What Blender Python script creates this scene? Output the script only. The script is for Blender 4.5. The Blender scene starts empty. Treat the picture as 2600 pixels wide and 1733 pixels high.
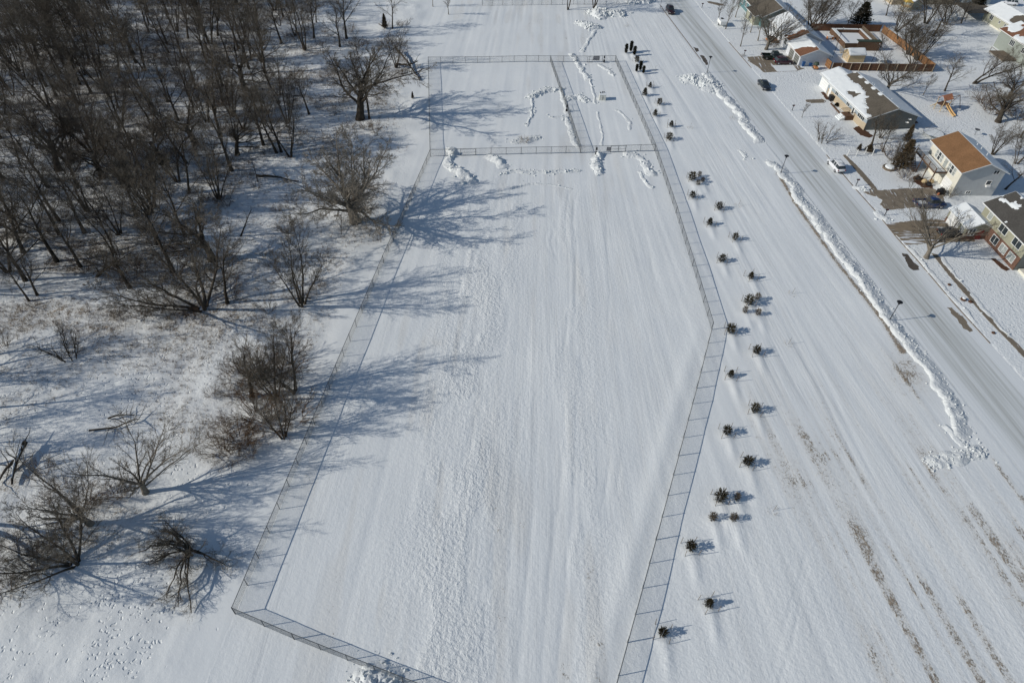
import bpy, math, random
import numpy as np
from mathutils import Vector, Matrix

# ------------------------------------------------------------------ camera, light, exposure
S = bpy.context.scene
COL = S.collection
R_ = math.radians
CAM_F, CAM_PITCH, CAM_ROLL, CAM_H = 1700.0, 45.2, 2.2, 69.0
_t, _r = R_(CAM_PITCH), R_(CAM_ROLL)
_F = np.array([0, math.cos(_t), -math.sin(_t)])
_U0 = np.array([0, math.sin(_t), math.cos(_t)])
_R0 = np.array([1.0, 0, 0])
_R = _R0 * math.cos(_r) + _U0 * math.sin(_r)
_U = _U0 * math.cos(_r) - _R0 * math.sin(_r)
cam = bpy.data.cameras.new('camera')
cam.sensor_width = 36.0
cam.lens = 36.0 * CAM_F / 2600.0
cam.clip_start = 0.5
cam.clip_end = 6000
camo = bpy.data.objects.new('camera', cam)
COL.objects.link(camo)
camo.matrix_world = Matrix(((_R[0], _U[0], -_F[0], 0), (_R[1], _U[1], -_F[1], 0), (_R[2], _U[2], -_F[2], CAM_H), (0, 0, 0, 1)))
S.camera = camo

SUN_AZ, SUN_EL = 12.5, 27.5          # the shadows point to azimuth 12.5 deg from +X
W = bpy.data.worlds.new('World')
S.world = W
W.use_nodes = True
nt = W.node_tree
nt.nodes.clear()
_o = nt.nodes.new('ShaderNodeOutputWorld')
_b = nt.nodes.new('ShaderNodeBackground')
_s = nt.nodes.new('ShaderNodeTexSky')
_s.sky_type = 'NISHITA'
_s.sun_disc = False
_s.sun_elevation = R_(SUN_EL)
_s.sun_rotation = R_(257.5)
_s.air_density = 1.0
_s.dust_density = 0.3
_s.ozone_density = 2.0
nt.links.new(_s.outputs[0], _b.inputs[0])
nt.links.new(_b.outputs[0], _o.inputs[0])
_b.inputs[1].default_value = 0.08
sun = bpy.data.lights.new('sun', 'SUN')
sun.energy = 3.3
sun.angle = R_(0.55)
sun.color = (1.0, 0.95, 0.87)
suno = bpy.data.objects.new('sun', sun)
COL.objects.link(suno)
_d = Vector((math.cos(R_(SUN_AZ)) * math.cos(R_(SUN_EL)), math.sin(R_(SUN_AZ)) * math.cos(R_(SUN_EL)), -math.sin(R_(SUN_EL))))
suno.rotation_euler = _d.to_track_quat('-Z', 'Y').to_euler()
suno.location = (-80, 0, 90)
S.view_settings.view_transform = 'Standard'
S.view_settings.look = 'None'
S.view_settings.gamma = 1
S.view_settings.exposure = 0.0

# ------------------------------------------------------------------ helpers
def at(px, py, z=0.0):
    d = _F * CAM_F + _R * (px - 1300) - _U * (py - 866.5)
    k = (CAM_H - z) / -d[2]
    return np.array([d[0] * k, d[1] * k, z])

def sst(a, b, x):
    t = np.clip((np.asarray(x, float) - a) / (b - a), 0, 1)
    return t * t * (3 - 2 * t)

def _hash(ix, iy, seed):
    h = (ix.astype(np.int64) * 374761393 + iy.astype(np.int64) * 668265263 + seed * 974711) & 0x7fffffff
    h = ((h ^ (h >> 13)) * 1274126177) & 0x7fffffff
    h = (h ^ (h >> 16)) & 0x7fffffff
    return h / float(0x7fffffff)

def vn(x, y, seed=0):
    x = np.asarray(x, float); y = np.asarray(y, float)
    ix = np.floor(x); iy = np.floor(y)
    fx = x - ix; fy = y - iy
    fx = fx * fx * (3 - 2 * fx); fy = fy * fy * (3 - 2 * fy)
    a = _hash(ix, iy, seed); b = _hash(ix + 1, iy, seed); c = _hash(ix, iy + 1, seed); d = _hash(ix + 1, iy + 1, seed)
    return (a * (1 - fx) + b * fx) * (1 - fy) + (c * (1 - fx) + d * fx) * fy

def fbm(x, y, o=3, seed=0):
    s = 0; a = 0.5; t = 0
    for i in range(o):
        s = s + a * vn(x, y, seed + i * 17); t += a
        x = x * 2.03 + 5.1; y = y * 2.03 + 3.7; a *= 0.5
    return s / t

def W2(*pts):
    return np.array([at(*p)[:2] for p in pts])

# road edges measured along the street
RL = W2((1640, -45), (1684, 25), (1791.7, 168.5), (1850, 243), (2002.5, 432), (2170, 650), (2337, 871), (2600, 1206), (2900, 1600))
RR = W2((1728, -45), (1781, 25), (1842, 97), (1882, 143), (1997, 276), (2033, 318), (2088, 381), (2140, 442), (2173.5, 481), (2225.5, 539), (2279, 606), (2328.5, 659.5), (2419.6, 767), (2502.5, 858.5), (2600, 966), (2900, 1300))
def xl(y): return np.interp(y, RL[::-1, 1], RL[::-1, 0])
def xr(y): return np.interp(y, RR[::-1, 1], RR[::-1, 0])
FW = np.array([(10, -29.2), (27.8, -27.2), (119.2, -17.6), (163.4, -23.1), (230, -27)])   # west park fence, x by y
def fx(y): return np.interp(y, FW[:, 0], FW[:, 1])
FE = np.array([(10, 8), (20, 10.4), (72.5, 29.7), (124.8, 27.6), (168.7, 23.1), (240, 16)])
def fe(y): return np.interp(y, FE[:, 0], FE[:, 1])

SAPL = []   # filled below, used for little drifts too

def gh(x, y):
    x = np.asarray(x, float); y = np.asarray(y, float)
    wm = sst(0.5, 7, fx(y) - x)
    z = wm * (0.75 * (fbm(x / 14, y / 14, 2, 3) - 0.5) + 0.55 * (fbm(x / 4.5, y / 5.5, 2, 13) - 0.5) + 0.12 * (fbm(x / 1.6, y / 1.6, 2, 9) - 0.5))
    em = 1 - sst(-2.5, -0.6, x - xl(y))
    k = np.interp(x, [-15, 10, 30, 55], [-0.05, -0.02, 0.12, 0.16])
    u = x + k * (y - 70)
    fm = (1 - wm) * em
    ruf = 0.25 + 1.5 * np.exp(-((x + 5.5) / 5) ** 2) * sst(118, 98, y) * sst(.3, .6, fbm(x / 6, y / 14, 2, 61))
    z = z + fm * (0.30 * (fbm(x / 16, y / 20, 2, 21) - .5) + 0.09 * (fbm(x / 5, y / 8, 2, 23) - .5) + 0.055 * (vn(u / 1.7, y / 30, 31) - .5)
                  + 0.035 * (vn(u / 0.8, y / 22, 33) - .5) + ruf * 0.05 * (fbm(x / 0.75, y / 0.95, 2, 41) - .5))
    # wind drift along the inner side of the east fence
    dd = x - (fe(y) - 2.0)
    z = z + 0.14 * np.exp(-(dd / 1.3) ** 2) * (1 - sst(62, 80, y)) * em
    # road bed
    rm = sst(-.25, -.0, x - xl(y)) * (1 - sst(0., .25, x - xr(y)))
    z = z * (1 - rm) - 0.055 * rm
    ym = sst(0.1, 1.0, x - xr(y))
    z = z + ym * (0.05 * (fbm(x / 4, y / 4, 2, 51) - .62))
    return z

def G(px, py, dz=0.0):
    p = at(px, py); z = float(gh(p[0], p[1]))
    p = at(px, py, z); return (float(p[0]), float(p[1]), z + dz)

def link(o, parent=None):
    COL.objects.link(o)
    if parent is not None: o.parent = parent
    return o

def meta(o, label=None, cat=None, group=None, kind=None):
    if label: o['label'] = label
    if cat: o['category'] = cat
    if group: o['group'] = group
    if kind: o['kind'] = kind
    return o

def empty(name, loc, label, cat, group=None, rz=0.0):
    o = bpy.data.objects.new(name, None)
    o.empty_display_size = 0.3
    o.location = loc; o.rotation_euler = (0, 0, rz)
    link(o); return meta(o, label, cat, group)

def mesh_np(name, V, F, mat, smooth=False):
    V = np.asarray(V, np.float32); F = np.asarray(F, np.int32)
    me = bpy.data.meshes.new(name)
    me.vertices.add(len(V)); me.vertices.foreach_set('co', V.ravel())
    n = F.shape[1]
    me.loops.add(F.size); me.loops.foreach_set('vertex_index', F.ravel())
    me.polygons.add(len(F)); me.polygons.foreach_set('loop_start', np.arange(0, F.size, n, dtype=np.int32))
    me.polygons.foreach_set('loop_total', np.full(len(F), n, np.int32))
    if smooth: me.polygons.foreach_set('use_smooth', np.ones(len(F), bool))
    me.update(calc_edges=True)
    if mat: me.materials.append(mat)
    return me

class MB:
    def __init__(s): s.v = []; s.f = []
    def add(s, V, F):
        n = len(s.v); s.v += [tuple(map(float, p)) for p in V]; s.f += [tuple(int(i) + n for i in f) for f in F]; return s
    def box(s, x0, x1, y0, y1, z0, z1):
        V = [(x, y, z) for z in (z0, z1) for y in (y0, y1) for x in (x0, x1)]
        return s.add(V, [(0, 2, 3, 1), (4, 5, 7, 6), (0, 1, 5, 4), (2, 6, 7, 3), (0, 4, 6, 2), (1, 3, 7, 5)])
    def hexa(s, V):   # 4 bottom ccw, 4 top ccw
        return s.add(V, [(3, 2, 1, 0), (4, 5, 6, 7), (0, 1, 5, 4), (1, 2, 6, 5), (2, 3, 7, 6), (3, 0, 4, 7)])
    def bar(s, a, b, r, n=6, r2=None):
        a = Vector(a); b = Vector(b); d = (b - a).normalized()
        u = d.orthogonal().normalized(); w = d.cross(u); r2 = r if r2 is None else r2
        V = [a + (u * math.cos(6.2832 * i / n) + w * math.sin(6.2832 * i / n)) * r for i in range(n)]
        V += [b + (u * math.cos(6.2832 * i / n) + w * math.sin(6.2832 * i / n)) * r2 for i in range(n)]
        return s.add(V, [(i, (i + 1) % n, n + (i + 1) % n, n + i) for i in range(n)] + [tuple(range(n))[::-1], tuple(range(n, 2 * n))])
    def lathe(s, c, prof, n=12):
        V = []; F = []
        for r, z in prof:
            V += [(c[0] + r * math.cos(6.2832 * i / n), c[1] + r * math.sin(6.2832 * i / n), c[2] + z) for i in range(n)]
        for k in range(len(prof) - 1):
            F += [(k * n + i, k * n + (i + 1) % n, (k + 1) * n + (i + 1) % n, (k + 1) * n + i) for i in range(n)]
        F += [tuple(range(n))[::-1], tuple(range((len(prof) - 1) * n, len(prof) * n))]
        return s.add(V, F)
    def loft(s, secs, closed=True):
        n = len(secs[0]); V = [p for q in secs for p in q]; F = []
        for k in range(len(secs) - 1):
            F += [(k * n + i, k * n + (i + 1) % n, (k + 1) * n + (i + 1) % n, (k + 1) * n + i) for i in range(n)]
        if closed: F += [tuple(range(n))[::-1], tuple(range((len(secs) - 1) * n, len(secs) * n))]
        return s.add(V, F)
    def build(s, name, mat, parent=None, smooth=False, bevel=0):
        me = bpy.data.meshes.new(name); me.from_pydata(s.v, [], s.f); me.update()
        if mat: me.materials.append(mat)
        if smooth:
            for p in me.polygons: p.use_smooth = True
        o = bpy.data.objects.new(name, me); link(o, parent)
        if bevel:
            m = o.modifiers.new('b', 'BEVEL'); m.width = bevel; m.segments = 2; m.limit_method = 'ANGLE'
        return o

# ------------------------------------------------------------------ materials
def base_mat(name, rough=0.8):
    m = bpy.data.materials.new(name); m.use_nodes = True
    n = m.node_tree.nodes; b = n['Principled BSDF']; b.inputs['Roughness'].default_value = rough
    return m, n, m.node_tree.links, b

def N(n, t, **k):
    x = n.new(t)
    for a, v in k.items(): setattr(x, a, v)
    return x

def noise(n, l, vec, scale, detail=3, rough=0.55):
    x = n.new('ShaderNodeTexNoise'); x.inputs['Scale'].default_value = scale; x.inputs['Detail'].default_value = detail
    x.inputs['Roughness'].default_value = rough; l.new(vec, x.inputs['Vector']); return x.outputs[0]

def ramp(n, l, fac, stops):
    x = n.new('ShaderNodeValToRGB'); e = x.color_ramp.elements
    while len(e) < len(stops): e.new(0.5)
    for i, (p, c) in enumerate(stops):
        e[i].position = p; e[i].color = (*c, 1) if len(c) == 3 else c
    l.new(fac, x.inputs[0]); return x.outputs[0]

def mathn(n, l, op, a, b=None, c=None):
    x = n.new('ShaderNodeMath'); x.operation = op
    for i, v in enumerate((a, b, c)):
        if v is None: continue
        if isinstance(v, (int, float)): x.inputs[i].default_value = v
        else: l.new(v, x.inputs[i])
    return x.outputs[0]

def mixc(n, l, fac, a, b):
    x = n.new('ShaderNodeMix'); x.data_type = 'RGBA'
    for s_, v in ((0, fac), (6, a), (7, b)):
        if isinstance(v, (int, float)): x.inputs[s_].default_value = v
        elif isinstance(v, tuple): x.inputs[s_].default_value = (*v, 1)
        else: l.new(v, x.inputs[s_])
    return x.outputs[2]

def mapping(n, l, vec, sc):
    x = n.new('ShaderNodeMapping'); x.inputs['Scale'].default_value = sc; l.new(vec, x.inputs['Vector']); return x.outputs[0]

def bump(n, l, b, h, dist, strength=1.0):
    x = n.new('ShaderNodeBump'); x.inputs['Distance'].default_value = dist; x.inputs['Strength'].default_value = strength
    l.new(h, x.inputs['Height']); l.new(x.outputs[0], b.inputs['Normal'])

def paint(name, c, rough=0.7, var=0.12, sc=2.0, spec=0.3, metal=0.0, bumps=0.0, bsc=20.0):
    m, n, l, b = base_mat(name, rough)
    tc = n.new('ShaderNodeTexCoord')
    a = noise(n, l, tc.outputs['Object'], sc, 4)
    col = ramp(n, l, a, [(0.3, tuple(v * (1 - var) for v in c)), (0.7, tuple(min(1, v * (1 + var)) for v in c))])
    l.new(col, b.inputs['Base Color'])
    b.inputs['Specular IOR Level'].default_value = spec; b.inputs['Metallic'].default_value = metal
    if bumps: bump(n, l, b, noise(n, l, tc.outputs['Object'], bsc, 3), bumps)
    return m

SNOW = (0.79, 0.815, 0.805)
def snow_mat(name, tone=1.0, dirt=0.0, bsc=2.2, bd=0.05):
    m, n, l, b = base_mat(name, 0.85)
    tc = n.new('ShaderNodeTexCoord'); g = n.new('ShaderNodeNewGeometry')
    P = g.outputs['Position']
    a = noise(n, l, P, 0.8, 4)
    c = ramp(n, l, a, [(0.3, tuple(v * tone * 0.97 for v in SNOW)), (0.7, tuple(v * tone for v in SNOW))])
    if dirt:
        d = noise(n, l, P, 3.1, 5, 0.7)
        f = ramp(n, l, d, [(0.62, (0, 0, 0)), (0.72, (dirt,) * 3)])
        c = mixc(n, l, f, c, (0.30, 0.25, 0.19))
    l.new(c, b.inputs['Base Color']); b.inputs['Specular IOR Level'].default_value = 0.2
    h = noise(n, l, P, bsc, 5, 0.6)
    bump(n, l, b, h, bd)
    return m

def ground_mat():
    m, n, l, b = base_mat('snow_ground', 0.85)
    g = n.new('ShaderNodeNewGeometry'); P = g.outputs['Position']
    at_ = n.new('ShaderNodeAttribute'); at_.attribute_name = 'gmask'
    sp = n.new('ShaderNodeSeparateColor'); l.new(at_.outputs['Color'], sp.inputs[0])
    br, foot, rough = sp.outputs
    big = noise(n, l, P, 0.12, 3)
    sx_ = n.new('ShaderNodeSeparateXYZ'); l.new(P, sx_.inputs[0])
    kk_ = mathn(n, l, 'MULTIPLY', mathn(n, l, 'SUBTRACT', sx_.outputs[0], 5.0), 0.0036)
    kk_ = mathn(n, l, 'MINIMUM', mathn(n, l, 'MAXIMUM', kk_, -0.03), 0.16)
    uu_ = mathn(n, l, 'ADD', sx_.outputs[0], mathn(n, l, 'MULTIPLY', kk_, mathn(n, l, 'SUBTRACT', sx_.outputs[1], 70.0)))
    cb_ = n.new('ShaderNodeCombineXYZ'); l.new(uu_, cb_.inputs[0]); l.new(sx_.outputs[1], cb_.inputs[1]); SH = cb_.outputs[0]
    strk_amt = at_.outputs['Alpha']
    c = ramp(n, l, big, [(0.3, (0.765, 0.79, 0.785)), (0.7, (0.805, 0.825, 0.81))])
    # snow blown thin over the tractor lines, faintly warm
    st = noise(n, l, mapping(n, l, SH, (1.1, 0.06, 1)), 1.0, 4)
    c = mixc(n, l, mathn(n, l, 'MULTIPLY', ramp(n, l, st, [(0.45, (0, 0, 0)), (0.75, (1, 1, 1))]), mathn(n, l, 'MULTIPLY', strk_amt, 0.6)), c, (0.66, 0.67, 0.65))
    # dry grass and litter poking through
    d1 = noise(n, l, mapping(n, l, P, (1, 0.7, 1)), 4.6, 5, 0.75)
    d2 = noise(n, l, P, 0.55, 3)
    dd = mathn(n, l, 'ADD', mathn(n, l, 'MULTIPLY', d1, 0.62), mathn(n, l, 'MULTIPLY', d2, 0.38))
    thr = mathn(n, l, 'SUBTRACT', 0.80, mathn(n, l, 'MULTIPLY', br, 0.44))
    f = mathn(n, l, 'MULTIPLY', mathn(n, l, 'SUBTRACT', dd, thr), 11.0)
    f.node.use_clamp = True
    f = mathn(n, l, 'MULTIPLY', f, 0.85)
    gc = ramp(n, l, noise(n, l, P, 1.7, 4), [(0.3, (0.12, 0.088, 0.055)), (0.55, (0.26, 0.19, 0.12)), (0.75, (0.40, 0.31, 0.20))])
    c = mixc(n, l, mathn(n, l, 'MULTIPLY', br, 0.28), c, (0.50, 0.44, 0.35))
    c = mixc(n, l, f, c, gc)
    l.new(c, b.inputs['Base Color'])
    b.inputs['Specular IOR Level'].default_value = 0.2
    # relief: footprints, crust, streaks
    vo = n.new('ShaderNodeTexVoronoi'); vo.inputs['Scale'].default_value = 2.2; vo.inputs['Randomness'].default_value = 1.0
    wob = n.new('ShaderNodeTexNoise'); wob.inputs['Scale'].default_value = 1.1; l.new(P, wob.inputs['Vector'])
    vadd = n.new('ShaderNodeVectorMath'); vadd.operation = 'MULTIPLY_ADD'; l.new(wob.outputs[1], vadd.inputs[0]); vadd.inputs[1].default_value = (.9, .9, 0); l.new(P, vadd.inputs[2])
    l.new(vadd.outputs[0], vo.inputs['Vector'])
    dent = ramp(n, l, vo.outputs['Distance'], [(0.12, (1, 1, 1)), (0.42, (0, 0, 0))])
    dent.node.color_ramp.interpolation = 'EASE'
    sc_ = n.new('ShaderNodeSeparateColor'); l.new(vo.outputs['Color'], sc_.inputs[0])
    on = mathn(n, l, 'LESS_THAN', sc_.outputs[0], foot)
    hf = mathn(n, l, 'MULTIPLY', mathn(n, l, 'MULTIPLY', dent, on), -0.075)
    hr = mathn(n, l, 'MULTIPLY', mathn(n, l, 'MULTIPLY', noise(n, l, P, 2.1, 5, 0.62), rough), 0.24)
    hs = mathn(n, l, 'MULTIPLY', noise(n, l, mapping(n, l, SH, (1.9, 0.10, 1)), 1.0, 4, .65), mathn(n, l, 'MULTIPLY', strk_amt, 0.065))
    hg = mathn(n, l, 'MULTIPLY', f, 0.05)
    h = mathn(n, l, 'ADD', mathn(n, l, 'ADD', hf, hr), mathn(n, l, 'ADD', hs, hg))
    bump(n, l, b, h, 1.0)
    return m

def road_mat():
    m, n, l, b = base_mat('packed_snow_road', 0.7)
    g = n.new('ShaderNodeNewGeometry'); P = g.outputs['Position']
    rot = n.new('ShaderNodeMapping'); rot.vector_type = 'POINT'; rot.inputs['Rotation'].default_value = (0, 0, R_(-8.3)); l.new(P, rot.inputs['Vector'])
    Q = rot.outputs[0]
    s1 = noise(n, l, mapping(n, l, Q, (1.0, 0.02, 1)), 1.0, 4, 0.6)
    s2 = noise(n, l, mapping(n, l, Q, (3.5, 0.05, 1)), 1.0, 3, 0.6)
    a = mathn(n, l, 'ADD', mathn(n, l, 'MULTIPLY', s1, 0.6), mathn(n, l, 'MULTIPLY', s2, 0.4))
    c = ramp(n, l, a, [(0.34, (0.42, 0.42, 0.39)), (0.45, (0.55, 0.57, 0.55)), (0.62, (0.72, 0.745, 0.74))])
    uv = n.new('ShaderNodeUVMap'); uv.uv_map = 'UVMap'; sx = n.new('ShaderNodeSeparateXYZ'); l.new(uv.outputs[0], sx.inputs[0])
    # loose snow towards both kerbs
    ed = mathn(n, l, 'ABSOLUTE', mathn(n, l, 'SUBTRACT', sx.outputs[0], 0.46))
    f = ramp(n, l, mathn(n, l, 'ADD', ed, mathn(n, l, 'MULTIPLY', mathn(n, l, 'SUBTRACT', s1, .5), 0.3)), [(0.24, (0, 0, 0)), (0.40, (1, 1, 1))])
    c = mixc(n, l, f, c, (0.75, 0.775, 0.77))
    # worn through specks
    d = noise(n, l, mapping(n, l, Q, (1.2, 0.25, 1)), 1.6, 5, 0.7)
    fb = mathn(n, l, 'MULTIPLY', ramp(n, l, d, [(0.66, (0, 0, 0)), (0.74, (1, 1, 1))]), 0.45)
    c = mixc(n, l, fb, c, (0.30, 0.27, 0.23))
    l.new(c, b.inputs['Base Color']); b.inputs['Specular IOR Level'].default_value = 0.3
    h = mathn(n, l, 'ADD', s2, mathn(n, l, 'MULTIPLY', noise(n, l, P, 3, 4), 0.5))
    bump(n, l, b, h, 0.03)
    return m

def concrete_mat(name, c, snowy=0.5, stripe=None):
    m, n, l, b = base_mat(name, 0.85)
    g = n.new('ShaderNodeNewGeometry'); P = g.outputs['Position']
    a = noise(n, l, P, 0.9, 5, 0.65)
    col = ramp(n, l, a, [(0.3, tuple(v * .75 for v in c)), (0.7, tuple(v * 1.2 for v in c))])
    v = P
    if stripe: v = mapping(n, l, P, stripe)
    s = noise(n, l, v, 1.0, 5, 0.6)
    f = ramp(n, l, s, [(0.68 - 0.2 * snowy, (0, 0, 0)), (0.72 - 0.2 * snowy, (1, 1, 1))])
    col = mixc(n, l, f, col, (0.76, 0.79, 0.81))
    # slab joints
    l.new(col, b.inputs['Base Color']); bump(n, l, b, f, 0.03)
    return m

def bark_mat(name, c1, c2):
    m, n, l, b = base_mat(name, 0.95)
    oi = n.new('ShaderNodeObjectInfo'); tc = n.new('ShaderNodeTexCoord')
    a = noise(n, l, tc.outputs['Object'], 2.5, 4)
    c = ramp(n, l, a, [(0.3, c1), (0.7, c2)])
    hsv = n.new('ShaderNodeHueSaturation'); l.new(c, hsv.inputs['Color'])
    l.new(mathn(n, l, 'ADD', mathn(n, l, 'MULTIPLY', oi.outputs['Random'], 0.7), 0.7), hsv.inputs['Value'])
    l.new(hsv.outputs[0], b.inputs['Base Color']); b.inputs['Specular IOR Level'].default_value = 0.1
    return m

def siding_mat(name, c, pitch=0.2):
    m, n, l, b = base_mat(name, 0.6)
    tc = n.new('ShaderNodeTexCoord'); sx = n.new('ShaderNodeSeparateXYZ'); l.new(tc.outputs['Object'], sx.inputs[0])
    fr = mathn(n, l, 'FRACT', mathn(n, l, 'DIVIDE', sx.outputs[2], pitch))
    a = noise(n, l, tc.outputs['Object'], 1.2, 3)
    col = ramp(n, l, a, [(0.3, tuple(v * .93 for v in c)), (0.7, tuple(min(1, v * 1.05) for v in c))])
    l.new(col, b.inputs['Base Color']); bump(n, l, b, fr, 0.025)
    return m

def shingle_mat(name, c):
    m, n, l, b = base_mat(name, 0.95)
    tc = n.new('ShaderNodeTexCoord')
    a = noise(n, l, mapping(n, l, tc.outputs['Object'], (7, 3, 7)), 1.0, 4, 0.7)
    a2 = noise(n, l, tc.outputs['Object'], 0.5, 2)
    aa = mathn(n, l, 'ADD', mathn(n, l, 'MULTIPLY', a, .7), mathn(n, l, 'MULTIPLY', a2, .3))
    col = ramp(n, l, aa, [(0.3, tuple(v * .65 for v in c)), (0.7, tuple(v * 1.35 for v in c))])
    l.new(col, b.inputs['Base Color']); bump(n, l, b, a, 0.03); b.inputs['Specular IOR Level'].default_value = 0.1
    return m

def plank_mat(name, c):
    m, n, l, b = base_mat(name, 0.85)
    tc = n.new('ShaderNodeTexCoord'); sx = n.new('ShaderNodeSeparateXYZ'); l.new(tc.outputs['Object'], sx.inputs[0])
    s = mathn(n, l, 'ADD', sx.outputs[0], sx.outputs[1])
    k = mathn(n, l, 'DIVIDE', s, 0.145)
    fl = mathn(n, l, 'FLOOR', k); wn = n.new('ShaderNodeTexWhiteNoise'); wn.noise_dimensions = '1D'; l.new(fl, wn.inputs['W'])
    col = ramp(n, l, wn.outputs[0], [(0.0, tuple(v * .7 for v in c)), (1.0, tuple(v * 1.25 for v in c))])
    gap = mathn(n, l, 'LESS_THAN', mathn(n, l, 'FRACT', k), 0.1)
    col = mixc(n, l, gap, col, tuple(v * .25 for v in c))
    l.new(col, b.inputs['Base Color']); bump(n, l, b, mathn(n, l, 'FRACT', k), 0.01)
    return m

M = {}
M['ground'] = ground_mat(); M['road'] = road_mat()
M['snow'] = snow_mat('snow_clean', 1.0, 0, 1.5, 0.05); M['berm'] = snow_mat('snow_ploughed', 0.88, 0.35, 2.6, 0.12); M['pile'] = snow_mat('snow_rubble', 0.92, 0.10, 2.2, 0.12)
M['roofsnow'] = snow_mat('snow_on_roof', 1.0, 0, 0.9, 0.04)
M['concrete'] = concrete_mat('bare_concrete', (0.20, 0.165, 0.12), 0.25, (2.2, .35, 1))
M['drive'] = concrete_mat('driveway_concrete', (0.22, 0.18, 0.13), 0.42, (3.0, .22, 1))
M['drive2'] = concrete_mat('driveway_striped', (0.23, 0.18, 0.12), 0.62, (.12, 1.1, 1))
M['asphalt'] = concrete_mat('bare_asphalt', (0.085, 0.07, 0.055), 0.2)
M['kerb'] = paint('kerb_concrete', (0.24, 0.20, 0.16), .9, .3, 1.5)
M['steel'] = paint('galvanised_steel', (0.10, 0.108, 0.115), .5, .15, 3, .5, .3)
M['wire'] = paint('galvanised_wire', (0.28, 0.29, 0.29), .5, .1, 3, .5, .3)
M['black'] = paint('black_metal', (0.015, 0.015, 0.017), .45, .2)
M['rubber'] = paint('rubber', (0.02, 0.02, 0.02), .9, .2)
M['bark'] = bark_mat('bark_dark', (0.035, 0.029, 0.023), (0.095, 0.08, 0.062))
M['bark2'] = bark_mat('bark_pale', (0.11, 0.098, 0.08), (0.24, 0.21, 0.17))
M['twig'] = bark_mat('twigs_brown', (0.085, 0.073, 0.057), (0.18, 0.156, 0.124))
M['twig2'] = bark_mat('twigs_pale', (0.15, 0.135, 0.11), (0.25, 0.22, 0.18))
M['brush'] = bark_mat('brush_brown', (0.07, 0.048, 0.03), (0.19, 0.13, 0.085))
M['pine'] = bark_mat('pine_needles', (0.030, 0.028, 0.016), (0.080, 0.068, 0.040))
M['juniper'] = bark_mat('juniper_foliage', (0.016, 0.018, 0.011), (0.042, 0.040, 0.025))
M['cedar'] = bark_mat('cedar_brown_foliage', (0.07, 0.055, 0.032), (0.15, 0.11, 0.068))
M['drygrass'] = bark_mat('dry_grass', (0.20, 0.15, 0.09), (0.42, 0.32, 0.2))
M['white'] = paint('white_trim', (0.78, 0.78, 0.75), .5, .04)
M['glass'] = paint('window_glass', (0.035, 0.045, 0.05), .12, .4, 1.0, .6)
M['glass2'] = paint('window_blinds', (0.33, 0.35, 0.33), .3, .25, 2.0, .6)
M['cream'] = siding_mat('cream_siding', (0.74, 0.71, 0.60)); M['grey'] = siding_mat('grey_siding', (0.56, 0.57, 0.56))
M['olive'] = siding_mat('olive_siding', (0.34, 0.33, 0.24)); M['sage'] = siding_mat('sage_siding', (0.40, 0.40, 0.30))
M['greyblue'] = siding_mat('blue_grey_siding', (0.33, 0.38, 0.41)); M['teal'] = siding_mat('teal_siding', (0.10, 0.20, 0.21))
M['tan'] = paint('tan_stucco', (0.46, 0.38, 0.27), .9, .15, 6); M['greygreen'] = siding_mat('grey_green_siding', (0.30, 0.33, 0.29))
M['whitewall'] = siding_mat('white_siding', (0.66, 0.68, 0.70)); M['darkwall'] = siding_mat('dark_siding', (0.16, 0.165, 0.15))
M['brick'] = paint('red_brick', (0.15, 0.085, 0.060), .9, .45, 5, .2, 0, .01, 12)
M['rbrown'] = shingle_mat('brown_shingles', (0.23, 0.125, 0.062)); M['rdark'] = shingle_mat('charcoal_shingles', (0.085, 0.08, 0.072))
M['rolive'] = shingle_mat('weathered_shingles', (0.125, 0.108, 0.085)); M['rred'] = shingle_mat('russet_shingles', (0.20, 0.10, 0.06))
M['cedarwood'] = plank_mat('cedar_fence_boards', (0.27, 0.135, 0.055)); M['shadecedar'] = plank_mat('shade_toned_cedar_boards', (0.13, 0.06, 0.03)); M['greywood'] = paint('weathered_wood', (0.16, 0.125, 0.09), .9, .3, 4)  # darker cedar copy: shade on the south-facing fence runs is put into its colour
M['deck'] = paint('brown_stained_wood', (0.13, 0.075, 0.045), .8, .3, 4); M['orange'] = paint('orange_wood', (0.50, 0.22, 0.09), .7, .2, 3)
M['yellowslide'] = paint('tan_plastic_slide', (0.60, 0.38, 0.16), .4, .1, 2); M['tarp'] = paint('red_orange_canopy', (0.62, 0.24, 0.12), .7, .15, 2)
M['shedwall'] = paint('shed_tan_wall', (0.55, 0.42, 0.24), .8, .1, 2); M['doorred'] = paint('dark_red_door', (0.20, 0.025, 0.02), .5, .2)
M['bluebin'] = paint('blue_plastic', (0.02, 0.09, 0.25), .4, .1); M['darkgreen'] = paint('dark_green_fabric', (0.05, 0.07, 0.05), .7, .2)
M['light'] = paint('lamp_lens', (0.7, 0.7, 0.68), .2, .05); M['tail'] = paint('tail_lens', (0.35, 0.02, 0.02), .2, .1)
M['rim'] = paint('alloy_rim', (0.35, 0.35, 0.36), .35, .1, 3, .5, .6); M['litter'] = paint('leaf_litter', (0.10, 0.055, 0.035), .95, .5, 6, .1, 0, .05, 8)
def carpaint(name, c):
    m = paint(name, c, .25, .05, 1.5, .5); m.node_tree.nodes['Principled BSDF'].inputs['Coat Weight'].default_value = 0.5; return m

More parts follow.
